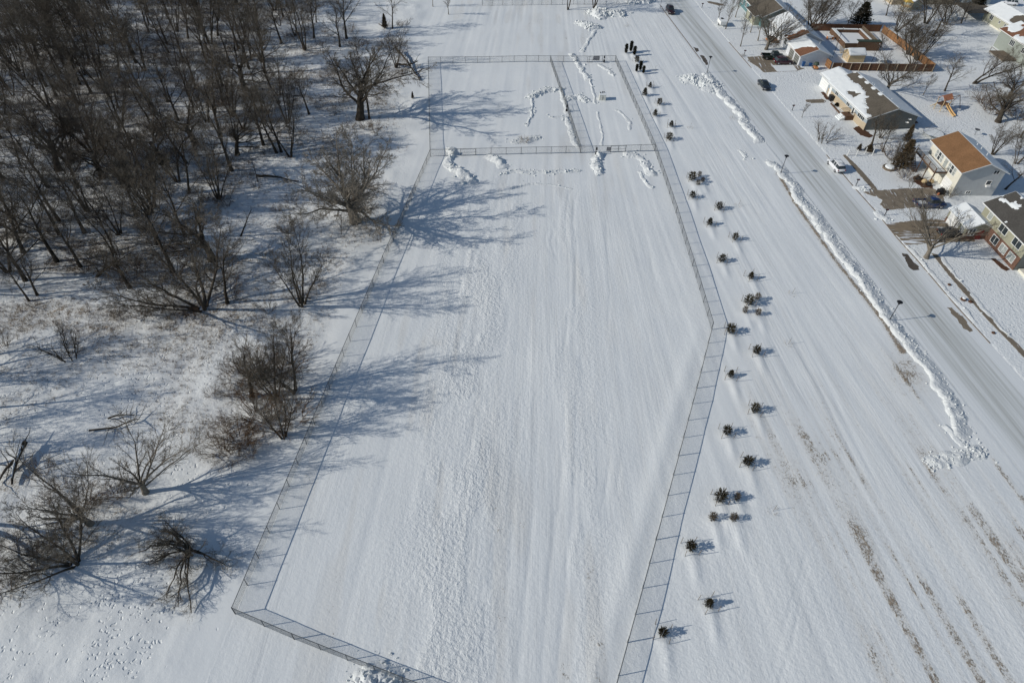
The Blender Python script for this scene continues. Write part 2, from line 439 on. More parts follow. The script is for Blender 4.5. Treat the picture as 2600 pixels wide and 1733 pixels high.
SP = [
 ('juniper', (1589, 136), 2.5, 'left one of three black junipers by the north pen corner', 0),
 ('juniper', (1601, 132), 2.8, 'tallest of three black junipers by the north pen corner', 0),
 ('juniper', (1610, 141), 2.4, 'front right of three black junipers by the north pen corner', 0),
 ('pine0', (1616.4, 158), 1.6, 'small pine just below the three black junipers', 1),
 ('juniper', (1615.5, 183), 2.0, 'left one of the second trio of dark junipers', 0),
 ('juniper', (1625, 180), 2.5, 'middle pointed one of the second trio of dark junipers', 0),
 ('juniper', (1633, 187), 2.0, 'right front one of the second trio of dark junipers', 0),
 ('spruce0', (1650, 222.4), 1.4, 'small caged spruce below the second trio of junipers', 1),
 ('spruce1', (1636.5, 243), 2.0, 'taller pointed spruce touching the east pen fence', 0),
 ('pine1', (1673.7, 265.5), 1.5, 'rounded pine below and right of the taller pointed spruce', 1),
 ('spruce0', (1662.5, 294), 1.6, 'pointed spruce close to the east pen fence below the rounded pine', 1),
 ('spruce1', (1703.5, 322), 1.5, 'caged spruce level with the bottom of the east pen', 1),
 ('pine2', (1697.8, 355), 1.7, 'broad olive pine at the corner where the pen fence ends', 1),
 ('pine1', (1755.8, 457), 1.8, 'upper left pine in the cluster of four by the field fence', 1),
 ('ball', (1775, 448), 1.1, 'top right round shrub in the cluster of four', 0),
 ('ball', (1782.5, 463), 1.1, 'lower right round shrub in the cluster of four', 0),
 ('ball', (1771.5, 470), 1.15, 'front round shrub in the cluster of four', 0),
 ('pine0', (1757.2, 502), 1.4, 'pine beside the fence just below the cluster of four', 1),
 ('pine2', (1824.9, 531), 1.5, 'caged pine near a lone staked twig', 1),
 ('spruce1', (1800.6, 571), 1.6, 'dark caged pine with a pointed top below the fence bend', 1),
 ('pine1', (1865, 608.4), 1.4, 'compact caged pine with snow at its foot', 1),
 ('pine0', (1831.8, 663.7), 1.4, 'light olive caged pine nearest the long fence mid way', 1),
 ('spruce0', (1905, 706.5), 1.4, 'caged pine above the second cluster of four', 1),
 ('pine2', (1899.5, 772), 1.8, 'largest pine in the second cluster of four', 1),
 ('ball', (1921.6, 760), 1.3, 'upper right shrub in the second cluster of four', 0),
 ('ball', (1889.8, 793), 1.2, 'lower left ball shrub in the second cluster of four', 0),
 ('ball', (1923, 799), 1.2, 'lower right ball shrub in the second cluster of four', 0),
 ('pine1', (1852.5, 843), 1.6, 'wide pine hiding the corner of the long fence', 1),
 ('pine0', (1918.8, 896), 1.4, 'caged pine below and right of the long fence corner', 1),
 ('spruce1', (1853.9, 955.4), 1.4, 'caged pine second below the long fence corner', 1),
 ('pine2', (1914.6, 1044), 1.5, 'dark caged pine third below the long fence corner, farther right', 1),
 ('pine1', (1842.8, 1100.5), 1.5, 'spiky caged pine with a feathery shadow', 1),
 ('pine0', (1895.3, 1178), 1.5, 'egg shaped caged pine above the lowest cluster', 1),
 ('pine2', (1826.2, 1268), 1.9, 'big open pine in the lowest cluster of four', 1),
 ('ball', (1869, 1267), 1.2, 'dark ball shrub right of the big open pine', 0),
 ('ball', (1808, 1317), 1.15, 'left ball shrub below the big open pine', 0),
 ('ball', (1860.6, 1318.5), 1.15, 'right ball shrub below the big open pine', 0),
 ('pine1', (1751, 1393), 1.5, 'caged pine against the fence below the lowest cluster', 1),
 ('spruce0', (1798, 1536), 1.5, 'caged pine with reddish tips second from the bottom', 1),
 ('pine0', (1680.6, 1609), 1.3, 'bottommost caged pine beside the fence', 1)]
# ------------------------------------------------------------------ ground sheet
def axis(parts):
    out = []
    for a, b, st in parts: out += list(np.arange(a, b - 1e-6, st))
    out.append(parts[-1][1]); return np.array(out)
gx = axis([(-3000, -800, 550), (-800, -250, 110), (-250, -160, 6), (-160, -62, .45), (-62, 62, .2), (62, 120, .4), (120, 190, .6), (190, 260, 10), (260, 800, 108), (800, 3000, 550)])
gy = axis([(-800, -100, 175), (-100, 0, 20), (0, 18, 1.0), (18, 75, .2), (75, 130, .3), (130, 260, .42), (260, 340, 8), (340, 900, 80), (900, 4000, 620)])
X, Y = np.meshgrid(gx, gy)
Z = gh(X, Y)
far = sst(200, 700, np.hypot(X, Y - 100)); Z = Z * (1 - far)
def distline(X, Y, P):
    d = np.full(X.shape, 1e9)
    for (x1, y1), (x2, y2) in zip(P[:-1], P[1:]):
        vx, vy = x2 - x1, y2 - y1; L2 = vx * vx + vy * vy
        t = np.clip(((X - x1) * vx + (Y - y1) * vy) / L2, 0, 1)
        d = np.minimum(d, np.hypot(X - x1 - t * vx, Y - y1 - t * vy))
    return d
def q9(*p): return W2(*[(1300 + a * .27625, 433 + b * .27625) for a, b in p])
def q10(*p): return W2(*[(1300 + a * .27625, 866 + b * .27625) for a, b in p])
def q11(*p): return W2(*[(1300 + a * .27683, 1299 + b * .27683) for a, b in p])
for gl, dp, wd in ((q9((550, 175), (515, 240), (498, 400), (495, 600), (530, 900), (520, 1300), (490, 1600)), .035, .22), (q9((600, 195), (570, 320), (560, 460), (590, 700), (590, 1000), (570, 1400)), .035, .22),
                   (q9((330, 560), (305, 620), (320, 700), (355, 760)), .03, .2), (q9((390, 560), (360, 640), (380, 740), (430, 830)), .03, .2), (q9((870, 500), (880, 800), (900, 1100), (880, 1500)), .03, .2), (q9((1230, 600), (1260, 720), (1290, 900), (1320, 1000)), .025, .25),
                   (q10((475, 60), (470, 400), (490, 900), (440, 1300), (430, 1567)), .04, .25), (q10((890, 680), (860, 800), (900, 1100), (840, 1500)), .03, .25), (q10((1010, 1050), (985, 1180), (960, 1400)), .03, .2), (q10((600, 500), (590, 900), (560, 1500)), .03, .3),
                   (q11((560, 0), (510, 400), (490, 700), (440, 1250), (400, 1567)), .045, .3), (q11((410, 0), (380, 300), (330, 650), (290, 1250), (280, 1567)), .045, .3), (q11((190, 0), (150, 500), (110, 900), (60, 1500)), .03, .25),
                   (W2((2052, 1440), (2035, 1500), (2010, 1640), (1980, 1733)), .03, .18), (W2((2045, 1410), (2032, 1470), (1990, 1590), (1962, 1700)), .03, .18), (W2((1830, 540), (1960, 760), (2080, 980), (2200, 1230)), .035, .3), (W2((1860, 530), (1985, 750), (2110, 990), (2240, 1260)), .035, .3),
                   (W2((1560, 60), (1680, 230), (1800, 420), (1900, 560)), .03, .3), (W2((1600, 60), (1720, 230), (1835, 410), (1925, 540)), .03, .3)):
    Z = Z - dp * np.exp(-(distline(X, Y, gl) / wd) ** 2) * (.4 + .9 * vn(X / 1.5, Y / 3.5, 44))
for q in SP:
    a_, b_ = at(*q[1])[:2]; m_ = (np.abs(X - a_) < 4) & (np.abs(Y - b_) < 7)
    dx_, dy_ = X[m_] - a_, Y[m_] - b_
    Z[m_] += .13 * np.exp(-(dx_ ** 2 + (dy_ + .5) ** 2) / .8) - .10 * np.exp(-((dx_ - 1.1) ** 2 + (dy_ + .2) ** 2) / .6) + .12 * np.exp(-((dx_ - .25) / .55) ** 2 - ((dy_ + 2.4) / 1.7) ** 2)
# -- masks: r dry grass/litter, g footprints, b roughness
def inpoly(X, Y, P):
    c = np.zeros(X.shape, bool); n = len(P)
    for i in range(n):
        x1, y1 = P[i]; x2, y2 = P[(i + 1) % n]
        if y1 == y2: continue
        c ^= ((y1 > Y) != (y2 > Y)) & (X < (x2 - x1) * (Y - y1) / (y2 - y1) + x1)
    return c
def blob(X, Y, cx, cy, rx, ry, ang=0.0):
    ca, sa = math.cos(ang), math.sin(ang); dx, dy = X - cx, Y - cy
    return np.exp(-(((dx * ca + dy * sa) / rx) ** 2 + ((-dx * sa + dy * ca) / ry) ** 2))
def distline(X, Y, P):
    d = np.full(X.shape, 1e9)
    for (x1, y1), (x2, y2) in zip(P[:-1], P[1:]):
        vx, vy = x2 - x1, y2 - y1; L2 = vx * vx + vy * vy
        t = np.clip(((X - x1) * vx + (Y - y1) * vy) / L2, 0, 1)
        d = np.minimum(d, np.hypot(X - x1 - t * vx, Y - y1 - t * vy))
    return d
wm = sst(1.0, 9, fx(Y) - X)
woods = wm * (0.33 + 0.36 * sst(.40, .62, fbm(X / 9, Y / 7, 3, 77))) 
openclear = inpoly(X, Y, W2((-300, 1330), (120, 1420), (380, 1420), (560, 1290), (620, 1530), (560, 1600), (900, 1733), (900, 2100), (-700, 2100)))
cl2 = np.clip(blob(X, Y, *W2((330, 990))[0], 12, 7) + blob(X, Y, *W2((60, 1050))[0], 12, 7) + blob(X, Y, *W2((620, 1240))[0], 10, 5) + blob(X, Y, *W2((760, 700))[0], 7, 5) + blob(X, Y, *W2((560, 1500))[0], 12, 9), 0, 1)
brown = woods * (1 - 0.85 * openclear) * (1 - 0.4 * cl2)
brown *= 1 - sst(14, 24, 0 * X) if False else 1
north = sst(172, 182, Y) * sst(-60, -45, X)
brown = brown * (1 - 0.7 * north)
em = (X > fe(Y)) & (X < xl(Y) - 2.2)
kk = X + 0.155 * (Y - 70)
strk = .5 * fbm(kk / .5, Y / 34, 2, 88) + .5 * fbm(kk / 1.6, Y / 22, 2, 89)
brown = brown + em * sst(80, 48, Y) * sst(24, 33, kk) * (.42 + .32 * sst(.35, .65, fbm(X / 4, Y / 6, 2, 91))) * sst(.40, .62, strk)
dirtline = distline(X, Y, W2((1975, 440), (2019, 516), (2071, 588), (2129, 671), (2190, 748), (2240, 814), (2290, 890)))
brown = brown + 0.95 * np.exp(-(dirtline / 0.6) ** 2) + 0.8 * blob(X, Y, *W2((2310, 945))[0], 2.6, 4.5)
infield = (X < fe(Y)) & (X > fx(Y))
brown = brown + infield * 0.50 * sst(.58, .75, fbm(X / 1.6, Y / 14, 2, 99)) * sst(.35, .6, fbm(X / 14, Y / 30, 2, 12))
for p, rx, ry in (((1340, 358), 2.2, 1.3), ((960, 590), 6, 3.5), ((1110, 870), 1, 1)):
    brown = brown + 0.6 * blob(X, Y, *W2(p)[0], rx, ry)
for p in ((2285, 455), (2150, 333), (2230, 372)): brown = brown + .5 * blob(X, Y, *W2(p)[0], 2.2, 2.2)
brown = np.clip(brown, 0, 1)
foot = openclear * .8 * (.12 + sst(.42, .58, fbm(X / 3.2, Y / 3.2, 2, 57))) * np.clip(blob(X, Y, *W2((200, 1570))[0], 7, 7) * 1.3 + blob(X, Y, *W2((290, 1640))[0], 4, 5) * 1.2 + blob(X, Y, *W2((60, 1560))[0], 4, 4) * .8, 0, 1)
foot = foot + 0.5 * blob(X, Y, *W2((390, 960))[0], 9, 6) + 0.4 * wm * sst(.5, .6, fbm(X / 7, Y / 7, 2, 5)) * (1 - openclear)
foot = foot + .28 * (X > xr(Y) + 3) + .9 * (X > 88) * blob(X, Y, 98, 146, 12, 10) + .8 * blob(X, Y, 65, 164, 8, 4) + .5 * blob(X, Y, 112, 190, 14, 14) + .5 * blob(X, Y, 97, 178, 6, 6)
foot = np.clip(foot, 0, 1)
rough = 0.09 + 0.5 * wm * (1 - .7 * openclear) + infield * sst(122, 100, Y) * (.10 + .75 * np.exp(-((X + 5.5) / 5.5) ** 2) * (.4 + .8 * sst(.38, .6, fbm(X / 3, Y / 9, 3, 15))) + .3 * np.exp(-((X - 9) / 4) ** 2) * sst(.45, .6, fbm(X / 3, Y / 9, 3, 16))) + em * .25 * sst(60, 30, Y) + .55 * (X > xr(Y))
rough = rough * (1 - .6 * cl2 * wm)
rough = np.clip(rough, 0, 1)
streak = 0.12 + infield * sst(8, 3, np.abs(Y - 999) * 0) * 0 + infield * (0.15 + .45 * sst(.42, .62, fbm(X / 5, Y / 24, 2, 71)) + .35 * np.exp(-((X - 5) / 6) ** 2)) * sst(1, 5, X - fx(Y)) * sst(.5, 4, fe(Y) - X) * sst(122, 112, Y)
streak = streak + ((X > fe(Y) + 5) & (X < xl(Y))) * sst(5, 9, X - fe(Y)) * (.35 + .5 * sst(.4, .6, fbm(X / 5, Y / 24, 2, 73)))
streak = np.clip(streak * (1 - .95 * sst(0, 4, fx(Y) - X)), 0, 1)
ny, nx = X.shape
V = np.stack([X, Y, Z], -1).reshape(-1, 3)
idx = np.arange(nx * ny).reshape(ny, nx)
Fq = np.stack([idx[:-1, :-1], idx[:-1, 1:], idx[1:, 1:], idx[1:, :-1]], -1).reshape(-1, 4)
me = mesh_np('ground', V, Fq, M['ground'], True)
ca = me.color_attributes.new('gmask', 'FLOAT_COLOR', 'POINT')
ca.data.foreach_set('color', np.stack([brown, foot, rough, streak], -1).astype(np.float32).ravel())
go = bpy.data.objects.new('ground', me); link(go); meta(go, kind='structure')
BROWN = (gx, gy, brown)
def sample(grid, x, y):
    i = np.clip(np.searchsorted(gx, x), 1, len(gx) - 1); j = np.clip(np.searchsorted(gy, y), 1, len(gy) - 1)
    return grid[j, i]

# ------------------------------------------------------------------ road, kerb, paved sheets
def ribbon(name, A, B, z, mat, nx=10, step=2.0):
    ys = np.arange(15, 240, step); V = []; UV = []
    for y in ys:
        a, b_ = A(y), B(y)
        for i in range(nx + 1):
            t = i / nx; V.append((a + (b_ - a) * t, y, z)); UV.append((t, y / 10))
    n = nx + 1; F = [(j * n + i, j * n + i + 1, (j + 1) * n + i + 1, (j + 1) * n + i) for j in range(len(ys) - 1) for i in range(nx)]
    me = mesh_np(name, V, F, mat); uvl = me.uv_layers.new(name='UVMap')
    li = np.array(F).ravel(); uvl.data.foreach_set('uv', np.array(UV, np.float32)[li].ravel())
    o = bpy.data.objects.new(name, me); link(o); return meta(o, kind='structure')
ribbon('road', lambda y: float(xl(y)) + .02, lambda y: float(xr(y)) - .02, -0.022, M['road'])
def kerb(name, fn, y0, y1, off, w, zt):
    b = MB(); ys = np.arange(y0, y1, 2.0); secs = []
    for y in ys:
        x = float(fn(y)) + off; secs.append([(x, y, -.3), (x + w, y, -.3), (x + w, y, zt), (x, y, zt)])
    b.loft(secs); o = b.build(name, M['kerb']); return meta(o, kind='structure')
kerb('kerb', xr, 72, 128, -.1, .17, 0.035)
kerb('kerb', xr, 168, 186, -.1, .17, 0.035)
kerb('kerb', xl, 172, 212, -.05, .14, 0.03)

def sheet(name, P, z, mat, jit=0.12, seed=0, pix=True):
    rs = random.Random(seed); pts = [tuple(at(*p)[:2]) for p in P] if pix else P
    out = []
    for i, a in enumerate(pts):
        b_ = pts[(i + 1) % len(pts)]; L = math.dist(a, b_); k = max(1, int(L / .35))
        for j in range(k):
            t = j / k; out.append((a[0] + (b_[0] - a[0]) * t + rs.uniform(-jit, jit), a[1] + (b_[1] - a[1]) * t + rs.uniform(-jit, jit)))
    b = MB(); n = len(out)
    b.add([(x, y, z) for x, y in out] + [(x, y, z - .08) for x, y in out], [tuple(range(n))] + [(i, n + i, n + (i + 1) % n, (i + 1) % n) for i in range(n)])
    o = b.build(name, mat); return meta(o, kind='structure')
def zz(ox, oy, s, *p): return [(ox + a * s, oy + b * s) for a, b in p]
Z1 = lambda *p: zz(1850, 0, .14875, *p)
Z2 = lambda *p: zz(2050, 380, .14875, *p)
Z3 = lambda *p: zz(1950, 433, .27625, *p)
Z4 = lambda *p: zz(1950, 0, .27625, *p)
Z5 = lambda *p: zz(2250, 400, .19137, *p)
Z6 = lambda *p: zz(2100, 0, .2125, *p)
Z7 = lambda *p: zz(1650, 0, .14875, *p)
Z8 = lambda *p: zz(1300, 0, .27625, *p)
Z9 = lambda *p: zz(1300, 433, .27625, *p)
Z10 = lambda *p: zz(1300, 866, .27625, *p)
Z11 = lambda *p: zz(1300, 1299, .27683, *p)
Z12 = lambda *p: zz(0, 433, .27625, *p)
Z13 = lambda *p: zz(650, 0, .27625, *p)
Z14 = lambda *p: zz(650, 433, .27625, *p)
Z15 = lambda *p: zz(0, 0, .27625, *p)
Z16 = lambda *p: zz(0, 866, .27625, *p)
Z17 = lambda *p: zz(0, 1299, .27683, *p)
Z18 = lambda *p: zz(1400, 90, .14875, *p)
Z19 = lambda *p: zz(1950, 866, .27625, *p)
Z20 = lambda *p: zz(2250, 200, .14875, *p)
Z21 = lambda *p: zz(650, 1299, .27683, *p)
Z22 = lambda *p: zz(2040, 150, .14875, *p)
sheet('driveway', Z1((330, 975), (540, 960), (800, 930), (1020, 960), (1250, 1160), (1300, 1170), (1170, 1215), (820, 1230), (600, 1240), (480, 1130), (330, 1040)), .03, M['drive'], .15, 1)
sheet('driveway', Z2((1090, 665), (1230, 695), (1600, 668), (2130, 655), (2330, 760), (2330, 900), (2050, 965), (1800, 985), (1430, 1030), (1330, 1010), (1240, 930), (1290, 870), (1180, 800), (1050, 770), (960, 730)), .03, M['drive'], .12, 2)
sheet('driveway', Z3((1085, 490), (1290, 465), (1620, 445), (1740, 430), (1790, 500), (1900, 580), (1900, 650), (1460, 665), (1280, 690), (1200, 620), (1130, 550)), .03, M['drive2'], .12, 3)
sheet('pavement', Z2((600, 92), (645, 85), (830, 260), (1000, 440), (1175, 650), (1200, 690), (1100, 665), (960, 510), (780, 300)), .034, M['concrete'], .06, 4)
sheet('pavement', Z3((1500, 760), (1560, 775), (1800, 1060), (2060, 1350), (2340, 1640), (2500, 1800), (2430, 1800), (2240, 1600), (1980, 1330), (1700, 1010)), .034, M['concrete'], .06, 5)
sheet('road_patch', Z3((1228, 758), (1285, 765), (1330, 830), (1385, 880), (1390, 910), (1330, 915), (1290, 880), (1265, 820)), -.016, M['asphalt'], .1, 6)
sheet('road_patch', Z3((1640, 1250), (1690, 1255), (1790, 1340), (1880, 1465), (1860, 1478), (1800, 1450), (1740, 1370)), -.016, M['drive'], .16, 7)
sheet('road_patch', Z7((745, 805), (820, 825), (845, 870), (800, 890), (770, 850)), -.016, M['asphalt'], .1, 8)
sheet('road_patch', Z7((850, 940), (920, 950), (990, 1050), (1000, 1100), (960, 1110), (900, 1020)), -.016, M['asphalt'], .12, 9)
sheet('driveway', Z4((345, 918), (500, 912), (535, 930), (520, 945), (400, 948), (350, 935)), .035, M['concrete'], .04, 10)
sheet('road_patch', Z7((975, 30), (1020, 25), (1240, 70), (1275, 95), (1180, 100), (1000, 55)), .035, M['concrete'], .05, 11)
sheet('flower_bed', Z22((850, 1180), (960, 1140), (1200, 1320), (1100, 1345), (960, 1290)), .04, M['litter'], .15, 12)
sheet('flower_bed', Z22((300, 570), (350, 560), (500, 760), (440, 700), (390, 690)), .04, M['litter'], .1, 13)
sheet('flower_bed', Z5((1395, 1340), (1450, 1345), (1640, 1480), (1600, 1505), (1500, 1450)), .04, M['litter'], .1, 14)
sheet('flower_bed', Z5((350, 250), (420, 230), (620, 380), (620, 410), (500, 400), (360, 320)), .04, M['litter'], .15, 15)

# ------------------------------------------------------------------ ploughed snow: banks, ridges and piles
def ridge(label, P, w, h, name='snow_bank', mat='pile', skew=0.0, seed=0, clods=0, clsz=.22, taper=1.0, pix=True, sharp=.5, cat='snow bank', step=.12, lo=False):
    rs = np.random.RandomState(seed + 100)
    pts = np.array([at(*p)[:2] for p in P]) if pix else np.array(P, float)
    seg = np.hypot(*np.diff(pts, axis=0).T); cs = np.r_[0, np.cumsum(seg)]; L = cs[-1]
    # extend ends by half width
    ns = max(6, int((L + w) / step)); s = np.linspace(-w * .5, L + w * .5, ns)
    cx = np.interp(s, cs, pts[:, 0]); cy = np.interp(s, cs, pts[:, 1])
    d0 = (pts[1] - pts[0]) / seg[0]; d1 = (pts[-1] - pts[-2]) / seg[-1]
    a = s < 0; cx[a] += d0[0] * s[a]; cy[a] += d0[1] * s[a]
    a = s > L; cx[a] += d1[0] * (s[a] - L); cy[a] += d1[1] * (s[a] - L)
    tx = np.gradient(cx); ty = np.gradient(cy)
    wn_ = (fbm(s / 2.2, s * 0 + seed * 3.1, 3, seed + 70) - .5) * w * .6; cx = cx + wn_ * (-np.gradient(cy)) / (np.hypot(np.gradient(cx), np.gradient(cy)) + 1e-6) * 1.0; cy = cy + wn_ * np.gradient(cx) / (np.hypot(np.gradient(cx), np.gradient(cy)) + 1e-6)
    tx = np.gradient(cx); ty = np.gradient(cy); k = 5
    tx = np.convolve(np.pad(tx, k, 'edge'), np.ones(2 * k + 1) / (2 * k + 1), 'valid'); ty = np.convolve(np.pad(ty, k, 'edge'), np.ones(2 * k + 1) / (2 * k + 1), 'valid')
    ln = np.hypot(tx, ty); nxv, nyv = ty / ln, -tx / ln       # right-hand side
    nt_ = max(11, int(w / .11)); t = np.linspace(-1, 1, nt_)
    Sg, T = np.meshgrid(s, t, indexing='ij')
    wv = w * .5 * ((0.75 + .5 * fbm(Sg / 1.1, T * 0 + seed, 3, seed)) if mat == 'berm' else (0.45 + 1.15 * fbm(Sg / 1.4, T * 0 + seed, 3, seed)))
    off = T * wv
    Xr = cx[:, None] + nxv[:, None] * off; Yr = cy[:, None] + nyv[:, None] * off
    prof = np.where(T > skew, 1 - ((T - skew) / (1 - skew)) ** 2, np.cos(np.pi / 2 * (skew - T) / (1 + skew)) ** 2)
    h = h * (.56 if name == 'snow_pile' or mat == 'berm' else .44); w = w * .78
    end = np.clip((Sg + w * .5) / (w * .5 * taper), 0, 1) * np.clip((L + w * .5 - Sg) / (w * .5 * taper), 0, 1)
    end = np.sqrt(end)
    n1 = fbm(Xr / .9, Yr / .9, 3, seed + 3); n2 = np.abs(vn(Xr / .38, Yr / .38, seed + 9) - .5) * 1.2 + vn(Xr / .19, Yr / .19, seed + 19) * .8
    hh = h * ((0.62 + .75 * fbm(Sg / 4.0, T * .5, 2, seed + 5)) if mat == 'berm' else (0.3 + 1.4 * fbm(Sg / 1.3, T * .6, 3, seed + 5) ** 1.3))
    Zr = gh(Xr, Yr) - .05 + (hh + .05) * prof * end * (0.62 + .75 * n1) + sharp * .28 * h * (n2 - .3) * prof ** .5 * end
    Zr = np.where((np.abs(T) > .999), gh(Xr, Yr) - .18, Zr)
    Zr = np.where(end < .02, gh(Xr, Yr) - .18, Zr)
    n_, m_ = Xr.shape; I = np.arange(n_ * m_).reshape(n_, m_)
    V = np.stack([Xr, Yr, Zr], -1).reshape(-1, 3); F = np.stack([I[:-1, :-1], I[:-1, 1:], I[1:, 1:], I[1:, :-1]], -1).reshape(-1, 4)
    Vs = [V]; Fs = [F]; nv = len(V)
    if clods:
        cube = np.array([(x, y, z) for z in (-1, 1) for y in (-1, 1) for x in (-1, 1)], float)
        cf = np.array([(0, 2, 3, 1), (4, 5, 7, 6), (0, 1, 5, 4), (2, 6, 7, 3), (0, 4, 6, 2), (1, 3, 7, 5)])
        for _ in range(clods):
            i = rs.randint(n_); j = int(np.clip(rs.normal(m_ / 2, m_ / 3.2), 0, m_ - 1))
            p = np.array([Xr[i, j], Yr[i, j], max(Zr[i, j], gh(Xr[i, j], Yr[i, j]))])
            if abs(T[i, j]) > .9: p[:2] += rs.normal(0, .35, 2)
            sz = clsz * (.22 + rs.rand() ** 3 * 1.0)
            A = np.linalg.qr(rs.normal(size=(3, 3)))[0]
            c = (cube * rs.uniform(.5, 1, (8, 3)) * sz * [1, 1, .75]) @ A + p + [0, 0, sz * .15]
            Vs.append(c); Fs.append(cf + nv); nv += 8
    me = mesh_np(name, np.vstack(Vs), np.vstack(Fs), M[mat], False)
    sm = np.zeros(len(me.polygons), bool); sm[:len(F)] = True; me.polygons.foreach_set('use_smooth', sm)
    o = bpy.data.objects.new(name, me); link(o)
    return meta(o, label, cat, 'ridges and heaps of ploughed snow')

ridge('long dirty snow bank ploughed along the west kerb of the street past two lamps', Z3((60, -60), (150, 10), (250, 160), (420, 400), (590, 640), (780, 880), (930, 1080), (1100, 1300), (1290, 1560)) + Z19((1480, 220), (1650, 460), (1760, 620), (1800, 740), (1810, 860)), 3.0, .56, mat='berm', skew=.6, seed=1, clods=700, clsz=.13, taper=.6, sharp=.9)
ridge('snow bank running from the big rubble heap down to the street crossing', Z8((1790, 690), (1870, 780), (1960, 880), (2050, 960), (2110, 1060), (2200, 1180), (2270, 1290)), 3.2, .7, mat='berm', skew=.6, seed=2, clods=200, clsz=.14, sharp=.7)
ridge('broad heap of snow rubble west of the street lamp', Z8((1640, 740), (1740, 750), (1830, 790)), 5.2, 1.3, name='snow_pile', seed=3, clods=240, clsz=.3, cat='snow pile', sharp=1.4)
ridge('lumpy snow rubble heap ending the long kerbside bank at lower right', Z19((1530, 1110), (1650, 1090), (1760, 1080), (1860, 1040), (1930, 1030)), 2.6, .62, name='snow_pile', mat='berm', seed=4, clods=190, clsz=.17, cat='snow pile', sharp=1.2)
ridge('curved smooth snow ridge beside the end of the long kerbside bank', Z19((1640, 800), (1700, 860), (1790, 930), (1850, 1000)), 1.6, .4, seed=5, clods=10, sharp=.2)
ridge('snow pile heaped against the south fence at the bottom edge', Z21((1000, 1535), (1100, 1500), (1180, 1540)), 3.2, 1.2, name='snow_pile', seed=6, clods=120, clsz=.24, cat='snow pile', sharp=1.2)
ridge('large rubble heap of snow near the top gate and street end', Z8((800, 130), (880, 115), (950, 120)), 6.5, 1.9, name='snow_pile', seed=7, clods=260, clsz=.35, cat='snow pile', sharp=1.5)
ridge('small rubble heap of snow north of the corral fence', Z8((650, 215), (700, 230), (730, 250)), 4.0, 1.3, name='snow_pile', seed=8, clods=160, clsz=.3, cat='snow pile', sharp=1.5)
ridge('rubble heap of snow at the top edge beside the far fence', Z8((1110, 20), (1180, 10), (1240, 5)), 4.5, 1.5, name='snow_pile', seed=9, clods=160, clsz=.35, cat='snow pile', sharp=1.4)
ridge('thin windrow of snow leading from the small rubble heap to the corral', Z8((765, 280), (730, 340), (690, 400), (640, 470)), 1.3, .45, seed=10, clods=40)
ridge('lumpy windrow crossing the north corral fence into the east pen', Z8((545, 495), (590, 545), (630, 600), (650, 650), (690, 690), (715, 730)), 2.0, .6, seed=11, clods=70, skew=.3)
ridge('low thin windrow running down the middle of the east pen', Z8((720, 735), (740, 800), (760, 870), (768, 950)), 1.0, .35, seed=12, clods=30, skew=.3)
ridge('faint snow ridge in the lower half of the east pen', Z8((790, 1030), (815, 1130), (835, 1250), (825, 1330)), .9, .2, seed=13, clods=12)
ridge('smooth snow ridge in the upper right of the east pen', Z8((810, 590), (860, 625), (910, 655), (945, 690)), 1.8, .5, seed=14, clods=26, skew=.3)
ridge('twin curved plough ridges in the east pen', Z8((960, 1010), (1010, 1045), (1060, 1090), (1085, 1140), (1080, 1190)), 1.3, .3, seed=15, clods=6, sharp=.15)
ridge('arched rubble windrow at the top of the west pen', Z8((170, 895), (230, 860), (300, 830), (380, 815), (440, 820)), 2.4, .8, seed=16, clods=190, clsz=.22, sharp=1.3)
ridge('thin broken windrow dropping from the arched rubble in the west pen', Z8((182, 900), (190, 980), (180, 1070), (135, 1160)), .9, .4, seed=17, clods=45)
ridge('snow ridge piled along the west side of the divider fence', Z8((460, 840), (480, 920), (510, 1040)), 1.6, .5, seed=18, clods=20)
ridge('rough snow rubble strip along the foot of the divider fence', Z8((360, 1075), (440, 1075), (510, 1080), (535, 1170), (560, 1260), (600, 1345)), 1.6, .4, seed=19, clods=130, clsz=.16, sharp=1)
ridge('snow heap spilling through the divider fence above its gate', Z8((500, 915), (560, 895), (620, 880), (690, 920)), 2.4, .75, name='snow_pile', seed=20, clods=60, cat='snow pile')
ridge('snow mound topped with dry brush in the west pen', Z8((30, 1310), (110, 1290), (230, 1270)), 2.6, .35, name='snow_pile', mat='berm', seed=21, clods=90, clsz=.14, cat='snow pile')
ridge('knobbly snow heap breaching the west gate of the long field', Z13((1800, 1380), (1790, 1440), (1770, 1500), (1830, 1550), (1900, 1600), (1980, 1680)), 2.6, .95, name='snow_pile', seed=22, clods=40, clsz=.4, cat='snow pile')
ridge('rounded snow mound south of the west pen fence', Z13((2150, 1450), (2210, 1480), (2270, 1520)), 3.2, .8, name='snow_pile', seed=23, clods=20, cat='snow pile', sharp=.4)
ridge('snow heap south of the post where the divider meets the pen fence', Z8((820, 1430), (780, 1470), (770, 1530), (800, 1590)), 2.4, .9, name='snow_pile', seed=24, clods=50, clsz=.3, cat='snow pile')
ridge('snow ridge south of the double gate near the east fence', Z8((1060, 1420), (1150, 1430), (1220, 1490), (1260, 1560), (1290, 1600)), 2.4, .7, seed=25, clods=50, clsz=.25)
ridge('low rubble windrow across the north end of the long field', Z9((-80, 20), (40, 5), (200, 12), (300, 8), (440, 10), (600, 0)), 1.7, .4, seed=26, clods=130, clsz=.2)
ridge('thin curved windrow below the north end windrow of the long field', Z9((0, 160), (90, 130), (180, 118), (330, 125), (430, 140), (540, 165)), .8, .22, seed=27, clods=60, clsz=.12)
ridge('short curved ridge near the east fence at the top of the long field', Z9((1170, 10), (1210, 70), (1240, 120), (1290, 155)), 1.2, .3, seed=28, clods=14)
